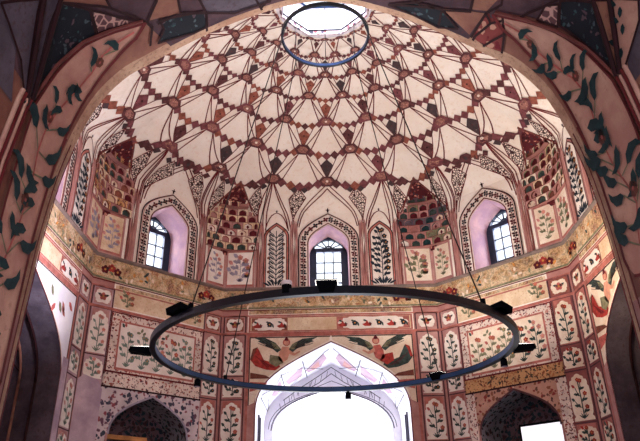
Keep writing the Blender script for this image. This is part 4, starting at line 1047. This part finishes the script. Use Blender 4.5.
# ------------------------------------------------------------------ ring chandelier
CR, CZ, CY = 2.31, 2.19, .07
ch = empty('ring_chandelier', (0, CY, CZ), 'large dark blue metal ring hung on four cables, carrying small spotlights', 'chandelier')
def cp(az, r=CR, z=CZ): q = math.radians(az); return Vector((r*math.sin(q), CY+r*math.cos(q), z))
K = MB(None)
cs = [(2.275, 2.155), (2.345, 2.155), (2.345, 2.235), (2.275, 2.235)]
K.grid([[cp(t*3, r, z) for t in range(120)] for r, z in cs+[cs[0]]], 'blue_metal', False, True); K.build('ring_band', ch)
K = MB(None); K.grid([[cp(t*3, 2.273, z) for t in range(120)] for z in (2.165, 2.225)], 'steel_blue', False, True); K.build('ring_reflection', ch)  # blue reflection of daylight, put into the colour of a strip inside the ring
K = MB(None)
for (a, b) in ((-46, -45), (45, 45), (136, 122), (-138, -121)):
    K = MB(None); q = math.radians(b); K.tube([cp(a, CR, 2.23), (.72*math.sin(q), .72*math.cos(q), 7.5)], .009, 'cable_metal', 5); K.build('cable', ch)
    K = MB(None); K.tube([cp(a, CR, 2.2), cp(a, CR, 2.30)], .03, 'black_metal', 8); K.build('cable_clamp', ch)
K = MB(None); K.tube([(0, 0, 7.0), (0, 0, 9.05)], .006, 'cable_metal', 5); K.build('cable', hoop)
LIGHTS = []
def fixture(az, kind, up=True):
    q = math.radians(az); rad = Vector((math.sin(q), math.cos(q), 0)); tan = Vector((math.cos(q), -math.sin(q), 0)); B = cp(az)
    body = MB(None); face = MB(None)
    def P(r, t, z): return B+rad*r+tan*t+Vector((0, 0, z))
    if kind == 'tub':      # tapered flood box standing on the ring
        rows = [[P(-.05, -.07, -.02), P(.05, -.07, -.02), P(.05, .07, -.02), P(-.05, .07, -.02)], [P(-.07, -.11, .10), P(.08, -.11, .10), P(.08, .11, .10), P(-.07, .11, .10)]]
        body.grid(rows, 'black_metal', False, True); body.face(rows[0], 'black_metal'); face.face([p-Vector((0, 0, .01)) for p in rows[1]], 'lamp_glow')
        LIGHTS.append((P(0, 0, .22), rad*.25+Vector((0, 0, 1)), az))
    elif kind == 'wedge':  # slanted floodlight aimed up and out
        rows = [[P(-.04, -.13, .03), P(-.04, .13, .03)], [P(.10, -.15, .04), P(.10, .15, .04)], [P(.12, -.15, .11), P(.12, .15, .11)], [P(-.05, -.12, .09), P(-.05, .12, .09)]]
        body.grid(rows+[rows[0]], 'black_metal', False); body.face([r[0] for r in rows], 'black_metal'); body.face([r[1] for r in rows], 'black_metal')
        face.face([P(-.03, -.11, .097), P(-.03, .11, .097), P(.10, .13, .115), P(.10, -.13, .115)], 'lamp_glow')
        LIGHTS.append((P(.05, 0, .24), rad*.4+Vector((0, 0, 1)), az))
    elif kind == 'vane':   # flat floodlight held outside the ring
        rows = [[P(.03, -.05, -.06), P(.03, .05, -.06)], [P(.30, -.10, -.02), P(.30, .10, -.02)], [P(.28, -.10, .03), P(.28, .10, .03)], [P(.03, -.05, .04), P(.03, .05, .04)]]
        body.grid(rows+[rows[0]], 'black_metal', False); body.face([r[0] for r in rows], 'black_metal'); body.face([r[1] for r in rows], 'black_metal')
        face.face([P(.06, -.05, .045), P(.06, .05, .045), P(.27, .08, .036), P(.27, -.08, .036)], 'lamp_glow')
        LIGHTS.append((P(.2, 0, .12), rad*.9+Vector((0, 0, .59)), az))
    elif kind == 'can':    # upright can on the ring
        body.tube([P(0, 0, .0), P(0, 0, .09)], .05, 'black_metal', 12); face.tube([P(0, 0, .09), P(0, 0, .13)], .055, 'lantern_white', 12)
    else:                  # can hanging under the ring
        body.tube([P(0, 0, -.03), P(0, 0, -.07)], .02, 'black_metal', 8); body.tube([P(0, 0, -.05), P(0, 0, -.15)], [.045, .05], 'black_metal', 12)
        face.tube([P(0, 0, -.15), P(0, 0, -.152)], .04, 'line_grey', 12)
    b = body.build('spotlight', ch, origin=B); face.build('lamp_face', b, origin=B)
fixture(-178, 'tub'); fixture(-168, 'can'); fixture(-134, 'wedge'); fixture(-97, 'vane'); fixture(-60, 'down'); fixture(128, 'wedge'); fixture(91, 'vane'); fixture(82, 'down'); fixture(6, 'down'); fixture(44, 'tub')

# ------------------------------------------------------------------ loose things in the corner niches
m = wall_map(45, AD)
sc_ = empty('display_screen', m(.36, -.6, -.35), 'bright white display screen in a black frame inside the right corner arch', 'screen')
al = math.radians(45)
def bx(parent, name, u, z, d, su, sz, sd, mat, az=45, a=AD):
    mm_ = wall_map(az, a); M = Matrix.Translation(mm_(u, z, d)) @ Matrix.Rotation(-math.radians(az), 4, 'Z'); K = MB(None); K.box(M, su, sd, sz, mat)
    return K.build(name, parent, origin=mm_(u, z, d))
bx(sc_, 'screen_frame', .33, 1.20, -.30, .98, 1.08, .05, 'black_metal'); bx(sc_, 'screen_face', .33, 1.20, -.27, .90, 1.0, .01, 'screen_glow')
bx(sc_, 'stand', .33, .0, -.30, .1, 1.4, .06, 'black_metal'); bx(sc_, 'stand', .33, -.68, -.30, .6, .04, .4, 'black_metal')
o = bx(None, 'wooden_beam', -.30, 1.62, -.35, .88, .07, .10, 'wood', -45); o['label'] = 'pale wooden beam set across the left corner arch'; o['category'] = 'beam'

# ------------------------------------------------------------------ light
wd = bpy.data.worlds.new('sky'); bpy.context.scene.world = wd; wd.use_nodes = True
bg = wd.node_tree.nodes['Background']; bg.inputs[0].default_value = (.86, .92, 1., 1); bg.inputs[1].default_value = 1.2
def area(name, loc, to, size, power, col, sy=None):
    l = bpy.data.lights.new(name, 'AREA'); l.shape = 'RECTANGLE'; l.size = size; l.size_y = sy or size; l.energy = power; l.color = col
    o = bpy.data.objects.new(name, l); COL.objects.link(o); o.location = (loc[0], loc[1], loc[2]+ZO)
    d = Vector(to)-Vector(loc); o.rotation_euler = d.to_track_quat('-Z', 'Y').to_euler(); return o
def spot(name, loc, d, power, col, ang=150, rad=.08):
    l = bpy.data.lights.new(name, 'SPOT'); l.energy = power; l.color = col; l.spot_size = math.radians(ang); l.spot_blend = .9; l.shadow_soft_size = rad
    o = bpy.data.objects.new(name, l); COL.objects.link(o); o.location = (loc[0], loc[1], loc[2]+ZO); o.rotation_euler = Vector(d).to_track_quat('-Z', 'Y').to_euler()
for p, d, az in LIGHTS:
    warm = (1, .93, .83) if az > 0 and az < 170 else (1, .94, .93)
    if d.z < .6: spot('spotlight_lamp', p, d, 120 if az > 0 else 230, (1, .76, .52) if az > 0 else (.95, .88, 1.), 115, .1)
    else: spot('spotlight_lamp', p, d, 165, warm, 150, .12)
area('fill_front_bay', (0, W+1.80, .1), (0, W-1, 2.2), 2.0, 34, (.86, .90, 1.), 1.6)  # added fill lamp low in the front bay, brightens its vault
area('daylight_front_arch', (0, W+2.15, 2.1), (0, 0, 2.4), 2.2, 45, (.86, .90, 1.), 1.3)
area('fill_near_vault', (-.1, YB-.3, .6), (-.1, 0, 2.2), 1.9, 70, (1., .92, .98), 2.4)  # added fill lamp behind the eye, brightens the near jambs and vault
area('daylight_roof', (0, 0, 8.9), (0, 0, 0), .9, 30, (.9, .92, 1.))
for az in (0, -45, 45, -90, 90):
    a = W if az % 90 == 0 else AD; mm_ = wall_map(az, a)
    area('daylight_window', mm_(0, 5.3, -.75), mm_(0, 5.2, 2), .7, 14, (.86, .86, 1.), 1.1)
# ------------------------------------------------------------------ camera
cam = bpy.data.cameras.new('camera'); co = bpy.data.objects.new('camera', cam); COL.objects.link(co); bpy.context.scene.camera = co
th, ro, ya = math.radians(26.68941), math.radians(1.12797), math.radians(-.33714)
c, s = math.cos(ya), math.sin(ya)
fw = Vector((s, c, 0))*math.cos(th)+Vector((0, 0, 1))*math.sin(th); rt = Vector((c, -s, 0)); up = rt.cross(fw)
# the picture is turned slightly anticlockwise
r2 = rt*math.cos(ro)-up*math.sin(ro); u2 = rt*math.sin(ro)+up*math.cos(ro)
M = Matrix((( r2.x, u2.x, -fw.x), (r2.y, u2.y, -fw.y), (r2.z, u2.z, -fw.z))).to_4x4()
co.matrix_world = Matrix.Translation((-.0992, -8.1499, ZO)) @ M
cam.sensor_fit = 'HORIZONTAL'; cam.sensor_width = 36; cam.lens = 635.8*36/640; cam.clip_start = .01
vs = bpy.context.scene.view_settings; vs.view_transform = 'Standard'; vs.look = 'None'; vs.gamma = 1; vs.use_curve_mapping = False; vs.exposure = 0.85
